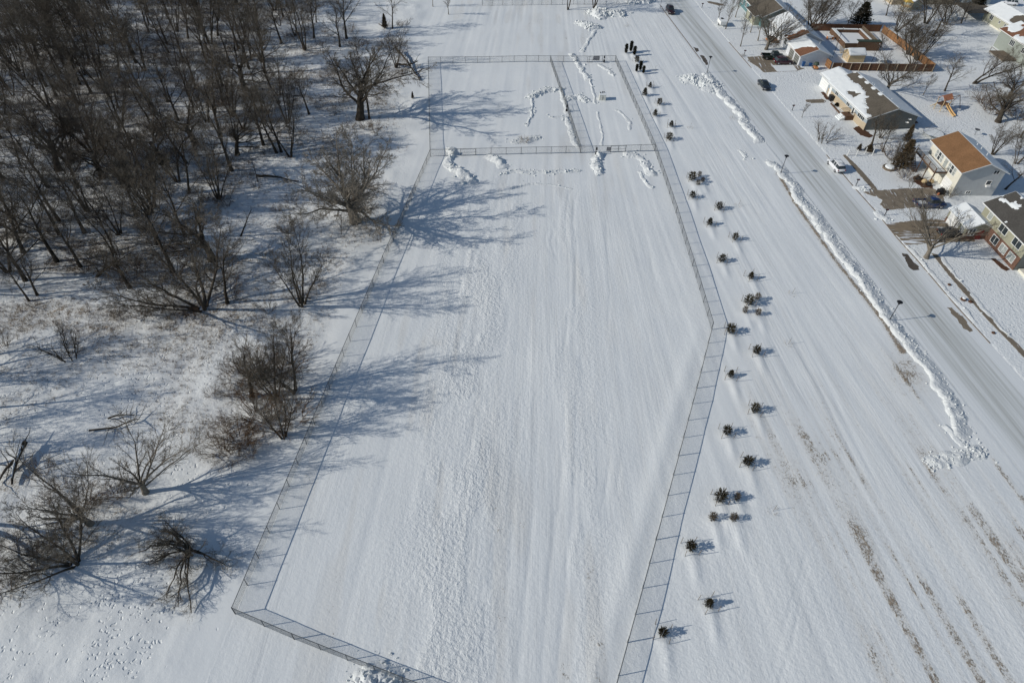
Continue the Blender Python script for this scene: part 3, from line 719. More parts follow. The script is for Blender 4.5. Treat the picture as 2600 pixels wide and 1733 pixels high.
ridge('low snow ridge beside the street crossing', Z8((2080, 1380), (2110, 1400), (2150, 1440)), 1.2, .3, seed=29, clods=14)
ridge('shovelled snow heap beside the black mailbox south of the white car', Z2((830, 640), (880, 660), (960, 660), (1010, 690)), 1.7, .5, name='snow_pile', seed=30, clods=16, cat='snow pile')
ridge('shovelled snow heap around the mailbox between two driveways', Z2((1200, 1080), (1260, 1160), (1330, 1200)), 2.0, .55, name='snow_pile', seed=31, clods=16, cat='snow pile')
ridge('snow bank between kerb and bare pavement strip', Z3((1290, 700), (1400, 830), (1500, 960), (1640, 1110), (1790, 1270), (1900, 1400)), 1.4, .3, seed=32, clods=60, clsz=.12, skew=-.3)
ridge('snow edge heaped along the house side of the pavement', Z3((1590, 790), (1720, 950), (1850, 1110), (2040, 1330), (2240, 1540)), 1.2, .22, seed=33, clods=10, sharp=.2)

# ------------------------------------------------------------------ chain link fences
def chainlink(label, P, h=1.52, group='chain link fences of the park', skip=(), pix=True, base=None, mesh=True):
    pts = [np.array(at(*p)[:2]) if pix else np.array(p, float) for p in P]
    o0 = pts[0]; root = empty('chain_link_fence', (o0[0], o0[1], 0), label, 'fence', group)
    rails = MB(); WV = []; WF = []; nv = 0
    done_corner = False
    for a, b in zip(pts[:-1], pts[1:]):
        L = float(np.linalg.norm(b - a)); k = max(1, round(L / 3.05)); d = (b - a) / L
        for i in range(k + 1):
            if i == 0 and done_corner: continue
            p = a + d * (L * i / k); z = float(gh(*p)); end = i in (0, k)
            q = p - o0; pb = MB(); r = .055 if end else .040
            pb.bar((q[0], q[1], z - .2), (q[0], q[1], z + h + .03), r, 6)
            pb.lathe((q[0], q[1], z + h + .03), [(r, 0), (r * .7, .03), (.005, .045)], 6)
            pb.build('post', M['steel'], root)
        done_corner = True
        for i in range(k):
            p = a + d * (L * i / k); q = a + d * (L * (i + 1) / k)
            zp, zq = float(gh(*p)), float(gh(*q)); p_, q_ = p - o0, q - o0
            rails.bar((p_[0], p_[1], zp + h - .02), (q_[0], q_[1], zq + h - .02), .038, 5)
            rails.bar((p_[0], p_[1], zp + .06), (q_[0], q_[1], zq + .06), .006, 3)
            if not mesh: continue
            l = L / k; sp = .085; H = h - .06; n = int((l + H) / sp)
            for sgn in (1, -1):
                for j in range(n):
                    s0 = j * sp - (H if sgn > 0 else 0); s1 = s0 + sgn * H; z0, z1 = 0.03, H
                    lo, hi = s0, s1
                    # clip to [0,l]
                    def cl(sv): return min(max(sv, 0), l)
                    c0, c1 = cl(lo), cl(hi)
                    if abs(c1 - c0) < .03: continue
                    t0 = (c0 - lo) / (hi - lo); t1 = (c1 - lo) / (hi - lo)
                    za, zb = z0 + (z1 - z0) * t0, z0 + (z1 - z0) * t1
                    A = (p_[0] + d[0] * c0, p_[1] + d[1] * c0, zp + (zq - zp) * c0 / l + za)
                    B = (p_[0] + d[0] * c1, p_[1] + d[1] * c1, zp + (zq - zp) * c1 / l + zb)
                    nrm = (-d[1], d[0]); r = .003
                    for (x_, y_, z_) in (A, B):
                        WV += [(x_ + nrm[0] * r, y_ + nrm[1] * r, z_), (x_ - nrm[0] * r, y_ - nrm[1] * r, z_ + r), (x_ - nrm[0] * r, y_ - nrm[1] * r, z_ - r)]
                    WF += [(nv, nv + 1, nv + 4, nv + 3), (nv + 1, nv + 2, nv + 5, nv + 4), (nv + 2, nv, nv + 3, nv + 5)]; nv += 6
    rails.build('rail', M['steel'], root)
    if WV:
        me = mesh_np('wire_mesh', WV, WF, M['wire']); link(bpy.data.objects.new('wire_mesh', me), root)
    return root, o0
chainlink('long chain link fence on the woodland side of the field', [(598, 1557.8), (973.8, 666.4), (1092.8, 398.6)])
chainlink('chain link fence on the woodland side of the west pen', [(1092.8, 398.6), (1087.9, 160.2)])
fN, oN = chainlink('chain link fence along the north side of both pens', [(1087.9, 160.2), (1397, 157), (1561.8, 156.2)])
fD, oD = chainlink('chain link divider fence between the west and east pens', [(1397, 157), (1440, 282), (1474, 388)])
chainlink('chain link fence on the street side of the east pen', [(1561.8, 156.2), (1662, 384)])
fS, oS = chainlink('chain link fence between the pens and the long field', [(1092.8, 398.6), (1323, 391.7), (1474, 388), (1662, 384)])
chainlink('chain link fence on the upper street side of the long field', [(1662, 384), (1715.8, 540.7), (1757.2, 675.5), (1805.5, 837.7)])
chainlink('chain link fence on the lower street side of the long field', [(1805.5, 837.7), (1768, 985), (1722, 1156.6), (1664.8, 1368.8), (1592.9, 1629.8), (1545, 1805)])
chainlink('chain link fence crossing the bottom of the field at lower left', [(598, 1557.8), (746.9, 1621.5), (1023.7, 1730.8), (1300, 1838)])
chainlink('far chain link fence near the top edge of the photo', [(1224.6, 15), (1400, 12), (1593, 10.5)], mesh=True)

def gate(label, a, b, leaves=1, h=1.42):
    A = np.array(at(*a)[:2]); B = np.array(at(*b)[:2]); L = np.linalg.norm(B - A); d = (B - A) / L
    off = np.array([-d[1], d[0]]) * .09; z = float(gh(*A))
    root = empty('fence_gate', (A[0], A[1], z), label, 'gate', 'gates in the park fences')
    for k in range(leaves):
        s0, s1 = L * k / leaves + .04, L * (k + 1) / leaves - .04; fb = MB()
        P_ = lambda s, zz_: (d[0] * s + off[0], d[1] * s + off[1], zz_)
        for s_ in (s0, s1): fb.bar(P_(s_, .08), P_(s_, h), .03, 6)
        for z_ in (.1, h * .52, h - .02): fb.bar(P_(s0, z_), P_(s1, z_), .026, 6)
        leaf = fb.build('gate_leaf', M['steel'], root)
        hb = MB(); hb.bar(P_(s1 - .05, h * .6), P_(s1 - .25, h * .6), .02, 5); hb.build('latch', M['black'], leaf)
    return root
gate('single gate in the north pen fence left of the grey notice board', zz(1400, 90, .14875, (610, 458))[0], zz(1400, 90, .14875, (705, 458))[0])
gate('gate at the west end of the fence between pens and long field', (1169.5, 397.5), (1208, 396.5), 1)
gate('double gate in the fence between east pen and long field', zz(1300, 0, .27625, (905, 1400))[0], zz(1300, 0, .27625, (1045, 1395))[0], 2)
gate('gate in the divider fence below the snow heap', (1436, 268), (1441, 284), 1)

def board(label, P, w, h, z0, mat, cat='sign', dirv=(1, 0)):
    x, y, z = G(*P); r = empty('notice_board', (x, y, z), label, cat)
    b = MB(); dx, dy = dirv
    b.hexa([(-w / 2 * dx, -w / 2 * dy - .09, z0), (w / 2 * dx, w / 2 * dy - .09, z0), (w / 2 * dx, w / 2 * dy - .06, z0), (-w / 2 * dx, -w / 2 * dy - .06, z0),
            (-w / 2 * dx, -w / 2 * dy - .09, z0 + h), (w / 2 * dx, w / 2 * dy - .09, z0 + h), (w / 2 * dx, w / 2 * dy - .06, z0 + h), (-w / 2 * dx, -w / 2 * dy - .06, z0 + h)])
    b.build('panel', mat, r)
    b = MB(); b.box(-w / 2 - .04, w / 2 + .04, -.10, -.055, z0 - .04, z0); b.box(-w / 2 - .04, w / 2 + .04, -.10, -.055, z0 + h, z0 + h + .04)
    b.box(-w / 2 - .04, -w / 2, -.10, -.055, z0, z0 + h); b.box(w / 2, w / 2 + .04, -.10, -.055, z0, z0 + h)
    b.build('frame', M['steel'], r); return r
M['board'] = paint('grey_board', (0.20, 0.20, 0.21), .7, .15, 5)
board('grey rectangular notice board hung on the north pen fence', zz(1400, 90, .14875, (762, 456))[0], 1.5, 1.0, .5, M['board'])
board('small grey board on the pen fence left of the double gate', zz(1300, 0, .27625, (885, 1402))[0], .8, .75, .45, M['board'])

def bag_station(label, P):
    x, y, z = G(*P); r = empty('bag_dispenser', (x, y, z), label, 'bag dispenser', 'dark bag dispensers on fence posts')
    b = MB(); b.bar((0, -.1, 0), (0, -.1, 1.75), .03, 6); b.build('post', M['steel'], r)
    b = MB(); b.box(-.16, .16, -.24, -.12, 1.05, 1.6); b.build('dispenser_box', M['black'], r, bevel=.02)
    b = MB(); b.box(-.2, .2, -.45, -.13, .1, .72); b.build('waste_bin', M['black'], r, bevel=.03)
bag_station('black bag dispenser and bin on the north pen fence', zz(1400, 90, .14875, (895, 458))[0])
bag_station('black bag dispenser and bin at the foot of the divider fence', zz(1300, 0, .27625, (772, 1418))[0])
bag_station('black bag dispenser and bin beside the divider gate', zz(1300, 0, .27625, (500, 1025))[0])

# white utility box with vents in the east pen
x, y, z = G(*zz(1400, 90, .14875, (870, 1112))[0])
r = empty('utility_cabinet', (x, y, z), 'off white square utility cabinet with dark vents standing in the east pen', 'utility box')
b = MB(); b.box(-.75, .75, 0, 1.3, .0, 1.25); b.build('cabinet', paint('off_white_paint', (.62, .62, .57), .6, .06), r, bevel=.03)
b = MB(); b.box(-.8, .8, -.05, 1.35, 1.25, 1.33); b.build('lid', M['roofsnow'], r, bevel=.03)
b = MB(); b.box(-.03, .03, -.02, .0, .1, 1.2); b.box(.1, .25, -.03, 0, .5, .62); b.build('door_seam', M['black'], r)
for q in ((-.55, .9), (-.05, 1.15), (.3, 1.2)):
    b = MB(); b.lathe((q[0], q[1], 1.33), [(.09, 0), (.09, .14), (.14, .15), (.14, .22)], 10); b.build('vent', M['black'], r)

# ------------------------------------------------------------------ trees
def tubes(pts, rad, sides):
    """pts N,k,3 ; rad N,k -> verts, quads"""
    Nn, k, _ = pts.shape
    T = np.gradient(pts, axis=1); T /= np.linalg.norm(T, axis=2, keepdims=True) + 1e-9
    ref = np.where(np.abs(T[..., 2:3]) < .9, np.array([0, 0, 1.0]), np.array([1.0, 0, 0]))
    U = np.cross(T, ref); U /= np.linalg.norm(U, axis=2, keepdims=True) + 1e-9
    Wv = np.cross(T, U)
    an = np.arange(sides) / sides * 2 * np.pi
    V = pts[:, :, None, :] + rad[:, :, None, None] * (U[:, :, None, :] * np.cos(an)[None, None, :, None] + Wv[:, :, None, :] * np.sin(an)[None, None, :, None])
    I = np.arange(Nn * k * sides).reshape(Nn, k, sides); J = np.roll(I, -1, axis=2)
    F = np.stack([I[:, :-1], J[:, :-1], J[:, 1:], I[:, 1:]], -1).reshape(-1, 4)
    return V.reshape(-1, 3), F

def grow(seed, stems, levels, stem_r, lean=(0, 0), spread0=.12):
    rs = np.random.RandomState(seed); out = []
    n0 = stems['n']; k = stems['seg'] + 1
    ang = rs.uniform(0, 6.28) + np.arange(n0) * 6.283 / max(1, n0) + rs.uniform(-.4, .4, n0)
    sp = spread0 * rs.uniform(.5, 1.3, n0) if n0 > 1 else np.array([spread0 * .3])
    D = np.stack([np.cos(ang) * np.sin(sp) + lean[0], np.sin(ang) * np.sin(sp) + lean[1], np.cos(sp)], -1); D /= np.linalg.norm(D, axis=1, keepdims=True)
    L = stems['len'] * rs.uniform(.8, 1.1, n0); Rr = stem_r * rs.uniform(.75, 1.1, n0)
    P = np.stack([np.cos(ang), np.sin(ang), np.zeros(n0)], -1) * (.12 * (n0 > 1) * n0 ** .5)
    def poly(P, D, L, Rr, k, wander, trop, tip, rs):
        n = len(P); pts = np.zeros((n, k, 3)); pts[:, 0] = P; d = D.copy(); st = (L / (k - 1))[:, None]
        for i in range(1, k):
            d = d + rs.normal(0, wander, (n, 3)) + np.array([0, 0, trop]); d /= np.linalg.norm(d, axis=1, keepdims=True)
            pts[:, i] = pts[:, i - 1] + d * st
        rad = Rr[:, None] * np.linspace(1, tip, k)[None, :]
        return pts, rad
    pts, rad = poly(P, D, L, Rr, k, stems.get('wander', .07), .02, stems.get('tip', .35), rs)
    pts[:, 0, 2] -= .25
    rad[:, 0] *= 1.35
    out.append((pts, rad))
    for lv in levels:
        pp, pr = out[-1]; n, kk_, _ = pp.shape; c = lv['n']
        t = (np.arange(c)[None, :] + rs.uniform(0, 1, (n, c))) / c; t = lv['t0'] + (1 - lv['t0']) * t
        t = np.clip(t, 0, .999); f = t * (kk_ - 1); i = f.astype(int); f = f - i
        ii = np.arange(n)[:, None]
        Pc = pp[ii, i] * (1 - f[..., None]) + pp[ii, i + 1] * f[..., None]
        Dp = pp[ii, i + 1] - pp[ii, i]; Dp /= np.linalg.norm(Dp, axis=2, keepdims=True) + 1e-9
        Rp = pr[ii, i] * (1 - f) + pr[ii, i + 1] * f
        Lp = np.linalg.norm(np.diff(pp, axis=1), axis=2).sum(1)[:, None]
        az = rs.uniform(0, 6.283, (n, 1)) + np.arange(c)[None, :] * 2.4 + rs.uniform(-.5, .5, (n, c))
        ref = np.where(np.abs(Dp[..., 2:3]) < .95, np.array([0, 0, 1.0]), np.array([1.0, 0, 0]))
        U = np.cross(Dp, ref); U /= np.linalg.norm(U, axis=2, keepdims=True) + 1e-9; Wv = np.cross(Dp, U)
        a = lv['ang'] * rs.uniform(.7, 1.3, (n, c))
        Dc = Dp * np.cos(a)[..., None] + (U * np.cos(az)[..., None] + Wv * np.sin(az)[..., None]) * np.sin(a)[..., None]
        Lc = Lp * lv['len'] * (1 - lv.get('fall', .45) * (t - lv['t0']) / (1 - lv['t0'])) * rs.uniform(.6, 1.2, (n, c))
        Rc = np.maximum(Rp * lv['rad'] * rs.uniform(.7, 1.1, (n, c)), lv.get('rmin', .006))
        Pc, Dc, Lc, Rc = Pc.reshape(-1, 3), Dc.reshape(-1, 3), Lc.ravel(), Rc.ravel()
        out.append(poly(Pc, Dc, Lc, Rc, lv['seg'] + 1, lv.get('wander', .12), lv.get('trop', .03), lv.get('tip', .3), rs))
    return out

def tree_meshes(name, g, bark, twig, split=2):
    sides = [8, 5, 4, 3, 3, 3]; res = []
    for part, lo, hi, mt in (('trunk', 0, split, bark), ('crown', split, len(g), twig)):
        Vs = []; Fs = []; nv = 0
        for i in range(lo, hi):
            v, f = tubes(g[i][0], g[i][1], sides[i]); Vs.append(v); Fs.append(f + nv); nv += len(v)
        res.append(mesh_np(name + '_' + part, np.vstack(Vs), np.vstack(Fs), M[mt], part == 'trunk'))
    return res

def lv(n, len_, ang, rad, seg, t0=.25, **k): return dict(n=n, len=len_, ang=ang, rad=rad, seg=seg, t0=t0, **k)
TW = lambda n4=5: [lv(8, .46, .65, .55, 3, .15, trop=.05, rmin=.018), lv(7, .55, .6, .6, 2, .1, trop=.05, rmin=.012, wander=.1), lv(n4, .62, .55, .7, 1, .1, rmin=.010, tip=.4)]
VAR = {}
def var(key, seed, stems, levels, r, bark='bark', twig='twig', split=2, lean=(0, 0), spread0=.12):
    g = grow(seed, stems, levels, r, lean, spread0); top = max(p[0][..., 2].max() for p in g)
    VAR[key] = (tree_meshes(key, g, bark, twig, split), float(top))
for i in range(4):   # upright woodland elms / ashes
    var('up%d' % i, 10 + i, dict(n=1, seg=9, len=11.5, wander=.06, tip=.15), [lv(13, .56, .72, .55, 6, .30, trop=.08, wander=.15, fall=.45)] + TW(5), .20 + .03 * i)
for i in range(2):   # forked upright
    var('fork%d' % i, 30 + i, dict(n=2 + i, seg=9, len=12, wander=.07, tip=.12), [lv(10, .50, .68, .5, 6, .3, trop=.08, wander=.15, fall=.45)] + TW(4), .19, spread0=.28)
for i in range(2):   # multi-stemmed, slender
    var('multi%d' % i, 40 + i, dict(n=5 + i, seg=8, len=10.5, wander=.05, tip=.1), [lv(13, .38, .5, .5, 4, .25, trop=.07, fall=.5)] + [lv(7, .45, .55, .55, 3, .15, trop=.05, rmin=.015), lv(6, .55, .55, .6, 2, .1, rmin=.011), lv(3, .6, .5, .7, 1, .1, rmin=.009, tip=.4)], .13, twig='twig', spread0=.30)
for i in range(2):   # broad spreading cottonwood
    var('broad%d' % i, 50 + i, dict(n=1, seg=5, len=5.0, wander=.1, tip=.6), [lv(9, 1.9, .80, .55, 9, .35, trop=.035, wander=.15, fall=.2, tip=.15), lv(12, .36, .7, .5, 5, .15, trop=.03, rmin=.03)] + [lv(8, .45, .6, .55, 3, .15, rmin=.017), lv(6, .55, .6, .6, 2, .1, rmin=.012), lv(3, .6, .5, .7, 1, .1, rmin=.010, tip=.4)], .46, bark='bark', twig='twig', split=3)
var('pale', 60, dict(n=1, seg=5, len=3.2, wander=.08, tip=.75), [lv(15, 3.0, .80, .42, 9, .30, trop=.04, wander=.16, fall=.2, tip=.12), lv(15, .36, .75, .5, 5, .12, trop=.01, rmin=.03)] + [lv(8, .5, .65, .55, 3, .15, rmin=.018), lv(6, .55, .6, .6, 2, .1, rmin=.013, trop=-.02), lv(3, .6, .5, .7, 1, .1, rmin=.011, tip=.4)], .55, bark='bark2', twig='twig2', split=3)
for i in range(2):   # leaning, wind thrown
    var('lean%d' % i, 70 + i, dict(n=2, seg=8, len=11, wander=.09, tip=.2), [lv(12, .62, .62, .55, 6, .2, trop=.09, wander=.14, fall=.4)] + TW(5), .26, lean=(-.75, .1), spread0=.3)
for i in range(2):   # small yard trees
    var('yard%d' % i, 80 + i, dict(n=1, seg=6, len=5.2, wander=.05, tip=.15), [lv(13, .56, .55, .5, 4, .26, trop=.12, fall=.55), lv(8, .45, .55, .55, 3, .15, trop=.06, rmin=.014), lv(6, .55, .55, .6, 2, .1, rmin=.010), lv(2, .6, .5, .7, 1, .1, rmin=.008)], .10, bark='bark2', twig='twig')
var('fan', 86, dict(n=7, seg=8, len=9.5, wander=.09, tip=.12), [lv(12, .42, .6, .5, 5, .2, trop=.05, wander=.14, fall=.45)] + TW(4), .17, lean=(-.55, .05), spread0=.75)
var('vase', 85, dict(n=1, seg=3, len=2.6, wander=.03, tip=.8), [lv(9, 3.2, .62, .5, 8, .45, trop=.03, wander=.10, fall=.1, tip=.15), lv(12, .42, .55, .5, 5, .2, trop=.05, rmin=.022), lv(8, .45, .55, .55, 3, .15, trop=.04, rmin=.015), lv(6, .58, .55, .6, 2, .1, rmin=.011)], .30, bark='bark2', twig='twig', split=3)
for i in range(3):   # brush / thicket
    var('brush%d' % i, 90 + i, dict(n=16, seg=4, len=2.4, wander=.1, tip=.3), [lv(6, .5, .5, .6, 3, .2, trop=.02, rmin=.012), lv(5, .55, .55, .65, 2, .1, rmin=.009), lv(3, .6, .5, .7, 1, .1, rmin=.007)], .03, bark='brush', twig='brush', split=1, spread0=.75)
var('snag', 99, dict(n=1, seg=7, len=8, wander=.06, tip=.35), [lv(7, .3, .8, .5, 4, .3, trop=.0, wander=.2), lv(4, .4, .7, .5, 3, .3, rmin=.02), lv(3, .5, .6, .6, 2, .2, rmin=.01)], .24)
var('lowbush', 95, dict(n=9, seg=4, len=2.1, wander=.08, tip=.3), [lv(7, .5, .5, .55, 3, .2, trop=.05, rmin=.011), lv(5, .55, .5, .6, 2, .1, rmin=.008), lv(3, .6, .5, .7, 1, .1, rmin=.006)], .035, bark='bark', twig='twig', split=1, spread0=.42)

RS = random.Random(7)
def tree(key, loc, h, label, name='bare_tree', cat='tree', group=None, rz=None, tilt=(0, 0), wide=1.0):
    (tm, cm), top = VAR[key]; s = h / top
    e = bpy.data.objects.new(name, None); e.empty_display_size = .5; e.location = loc
    e.rotation_euler = (tilt[0], tilt[1], RS.uniform(0, 6.28) if rz is None else rz); e.scale = (s * wide, s * wide, s); link(e)
    meta(e, label, cat, group)
    link(bpy.data.objects.new('trunk', tm), e); link(bpy.data.objects.new('crown', cm), e)
    return e

# distinct trees at the edge of the wood and in the clearing
T_ = [
 ('broad0', (915, 302.5), 18, 'massive dark tree leaning left at the wood edge beside the west pen', 2.4, (0, -.28)),
 ('fork0', (938, 300), 18, 'tall forked tree standing just right of the massive leaning tree', 1.0, (0, .02)),
 ('pale', (904, 563), 15.5, 'pale grey spreading cottonwood at the bend of the woodland fence', .5, (0, 0)),
 ('multi0', (766, 773), 15, 'slender tree of several upright stems left of the field fence', .2, (0, 0)),
 ('fan', (514, 782), 13.5, 'big many limbed tree sprawling left in the middle of the wood edge', 0.0, (0, 0)),
 ('up1', (577, 769), 14, 'straight trunked tree right beside the big sprawling one', 1.5, (0, 0)),
 ('vase', (370, 1250), 11.0, 'wide open crowned tree alone in the snowy clearing at left', 2.0, (0, 0)),
 ('vase', (230, 1329.5), 12.0, 'slim dark tree left of the open crowned tree in the clearing', .7, (0, -.1)),
 ('fan', (191, 1429), 9.5, 'thick trunk leaning hard left at the lower left edge of the wood', .2, (0, 0)),
 ('lowbush', (177, 907), 5.2, 'lone small bushy tree in the snow at far left', 1.0, (0, 0)),
 ('fork1', (747, 993), 12.5, 'dark twiggy tree in the thicket beside the field fence', 1.0, (0, -.15)),
 ('multi0', (700, 1010), 12.0, 'slanting tree inside the thicket left of the field fence', 3.0, (0, -.1)),
 ('up3', (640, 1010), 10.5, 'thin tree on the left side of the thicket by the field fence', 4.0, (.1, -.25)),
 ('multi1', (720, 1110), 9.5, 'low many stemmed tree at the foot of the thicket by the fence', 4.0, (0, 0)),
 ('lean1', (248, 700), 9, 'blackish low tree bent over left of the big sprawling tree', 2.9, (0, -.1)),
 ('snag', (612, 599), 7, 'broken snow dusted tree leaning over near a short stump', 3.0, (.1, -.5)),
 ('snag', (655, 462), 5, 'short broken snag beside a fallen log', 0.0, (0, 0)),
 ('up1', (785, 290), 12, 'thin leaning tree alone left of the massive dark tree', .4, (0, -.12)),
 ('fork1', (1006, 172), 11, 'tree at the wood edge beside the jumbled fallen trunks', .8, (0, .05)),
 ('fork1', (738, 398), 12.5, 'forked tree in the snowy gap west of the pale cottonwood', 3.3, (0, 0)),
 ('broad1', (414, 414), 15, 'wide spreading dark tree deep in the middle of the wood', 1.0, (0, -.1)),
 ('up3', (588, 433), 16, 'tall dark leaning trunk north of the broken snag', 2.0, (0, -.15)),
 ('up0', (996.7, 73), 12, 'bushy bare tree at the open top of the wood', 2.2, (0, 0)),
 ('yard0', (1139, 37), 6.5, 'small lone tree on open snow left of the far fence', .2, (0, 0)),
 ('yard1', (1099, 17), 7.5, 'thin tree at the top edge behind the small lone tree', .7, (0, 0)),
 ('up2', (863, 119), 13, 'dense round crowned tree at the north end of the wood', .3, (0, 0)),
 ('up1', (803, 58), 10, 'slim tree in open snow near the top of the wood', 2.6, (0, 0)),
 ('fork0', (1442, 25), 14, 'left of two tree trunks rising out of frame at the top', .3, (0, 0)),
 ('fork1', (1508.6, 25), 14, 'right of two tree trunks rising out of frame at the top', 1.3, (0, 0)),
 # street side
 ('yard0', (1823, 55), 6.5, 'thin street tree just left behind the white trailer', .5, (0, 0)),
 ('yard1', (1842, 74), 8.5, 'broad young tree standing over the white trailer', 1.5, (0, 0)),
 ('yard0', (1867, 44), 7, 'slim tree in front of the teal wall', 2.5, (0, 0)),
 ('yard1', (1880, 118), 8, 'narrow twiggy tree on the lawn nearest the street by the green pickup', 3.5, (0, 0)),
 ('yard0', (1905, 83), 7.2, 'slender tree closest to the long olive roofed house', 4.5, (0, 0)),
 ('yard1', (1924, 104), 8.8, 'pale trunked tree between the lawn and the porch of the white house', 5.2, (0, 0)),
 ('vase', (1945, 126), 11, 'large bare tree overhanging the parked green pickup', .9, (0, .1)),
 ('multi0', (2056, 66), 10.5, 'clump of tall thin stems behind the white house roof', .9, (0, 0)),
 ('multi1', (2066, 75), 9.5, 'slanted multi stemmed tree at the wooden fence end behind the white house', 2.9, (0, .12)),
 ('multi0', (2090, 62), 9.0, 'tall twiggy tree between the white house and the dark evergreen', 4.9, (0, .1)),
 ('up0', (2147.5, 74), 7.0, 'small bare tree inside the far side of the fenced yard', 1.2, (0, 0)),
 ('vase', (2251, 231), 9, 'round bare tree right behind the blue grey house', .2, (0, 0)),
 ('yard0', (2344, 241), 5.0, 'small round bare tree north of the swing set', .2, (0, .1)),
 ('up2', (2398.6, 231.6), 8.2, 'tree with a few clinging brown leaves near the swing set', 2.2, (0, .08)),
 ('lean0', (2472, 212.5), 8.2, 'leaning bare tree on the snow below the grey green houses', 3.3, (0, .05)),
 ('broad0', (2533.5, 310), 9.5, 'big tangled bare tree at the right edge above the brown roofed house', 1.7, (0, .1)),
 ('multi1', (2520.7, 392), 7.2, 'bare tree rising behind the ridge of the brown roofed house', .4, (0, .1)),
 ('multi0', (2580, 416), 7.8, 'bare tree at the right edge behind the brown roofed house', 1.4, (0, .1)),
 ('up1', (2552.4, 480.4), 8.0, 'dark tree in the shadow of the brown roofed house', .4, (0, .2)),
 ('multi1', (2308, 138), 10.0, 'tall shaggy tree along the slanting cedar fence, upper one', .4, (0, .1)),
 ('multi0', (2330, 153), 9.6, 'tall shaggy tree along the slanting cedar fence, lower one', 1.7, (0, .15)),
 ('fork0', (2290, 112), 9.6, 'shaggy tree where the slanting cedar fence turns back', 2.4, (0, .15)),
 ('up3', (2236, 121), 5.0, 'thin sapling tree inside the fenced yard', 2.4, (0, .1)),
 ('up2', (2370, 92), 10.0, 'dense brown tree behind the cedar fence near the white tent', 1.1, (0, 0)),
 ('multi1', (2350, 60), 10, 'dense brown tree left of the white tent', 5.1, (0, 0)),
 ('yard0', (2035.6, 298), 3.4, 'small bare shrub tree beside the mailbox of the blue grey house', 1.1, (0, 0)),
 ('lowbush', (2088, 359), 3.8, 'small many stemmed tree on the lawn of the blue grey house', 3.1, (0, 0)),
 ('up3', (2212.5, 367.5), 7.5, 'bare tree at the front corner of the blue grey house', 2.1, (0, .05)),
 ('multi1', (2268, 422), 5.6, 'low forked tree beside the deck stairs', 2.1, (0, -.1)),
 ('vase', (2351.4, 654.5), 10.5, 'large pale forked tree on the kerb lawn by the striped driveway', 3.6, (0, .02)),
 ('lowbush', (2405, 500), 2.0, 'little bare shrub at the corner of the garage wall', 3.6, (0, .02)),
 ('broad1', (2560, 250), 8.5, 'bare tree below the nearest grey green house at the right edge', 3.6, (0, .02)),
]
for key, p, h, lab, rz, tilt in T_:
    east = p[0] > 1800; wf = {370: 1.2, 230: 1.1, 191: 1.1, 514: 1.25, 915: 1.3, 938: 1.2, 766: 1.25, 747: 1.2, 700: 1.25, 640: 1.5, 2308: 1.9, 2330: 1.9, 2290: 1.7, 2370: 1.5, 2350: 1.6, 2251: 1.5, 2533.5: 1.5, 2351.4: 1.25, 2056: 1.6, 2066: 1.6, 2090: 1.6}.get(p[0])
    tree(key, G(*p), h * (1.12 if east else 1), lab, rz=rz, tilt=tilt, wide=wf or (0.95 if key.startswith('yard') else (1.3 if east else 1.1)))

for i, (p_, h_) in enumerate((((-70, 1040), 12), ((-160, 960), 14), ((-60, 905), 11), ((-190, 1120), 13), ((-110, 1200), 11), ((-60, 1330), 10), ((-240, 1010), 14))):
    tree(['up0', 'fork1', 'up2', 'multi0', 'up1', 'lean0', 'fork0'][i], G(*p_), h_, 'bare tree beyond the left edge that throws its shadow over the clearing', group='bare trees just beyond the left edge', wide=1.2)
for p_, h_, lab_ in (((2315, 165), 9, 'shaggy tree behind the lower third of the slanting cedar fence'), ((2275, 80), 9, 'bare tree behind the far corner of the cedar fence'), ((2400, 60), 10, 'bare tree right of the play tower')):
    tree('multi0', G(*p_), h_, lab_, wide=1.8, tilt=(0, .12))
for k_, p_, h_, w_, lab_ in (('up0', (2240, 385), 6.5, 1.3, 'bare tree between the white post fence and the brown cedar'), ('brush0', (2262, 400), 3.2, 1.5, 'brown brush at the foot of the brown cedar'), ('brush2', (2300, 455), 2.4, 1.4, 'dark brush beneath the deck stairs'),
                             ('multi0', (2235, 350), 6.5, 1.5, 'brown twiggy tree against the shaded gable of the ranch house'), ('brush1', (1958, 118), 2.2, 1.4, 'brush in front of the porch of the white house'), ('multi1', (1985, 108), 5.0, 1.4, 'twiggy shrub tree at the front windows of the white house'),
                             ('up2', (2190, 40), 8, 1.4, 'bare tree beside the dark evergreen beyond the fenced yard'), ('up0', (2250, 40), 8, 1.4, 'bare tree left of the play tower'), ('up2', (2440, 60), 8, 1.4, 'bare tree right of the white tent'), ('up1', (2590, 350), 8.5, 1.4, 'bare tree cut by the right edge above the brown roofed house')):
    tree(k_, G(*p_), h_, lab_, wide=w_, name='brush_clump' if k_.startswith('brush') else 'bare_tree', cat='shrub' if k_.startswith('brush') else 'tree')
sheet('snow_patch', Z1((725, 1085), (760, 1120), (1100, 1112), (1175, 1212), (830, 1228), (760, 1150)), .05, M['roofsnow'], .05, 31)
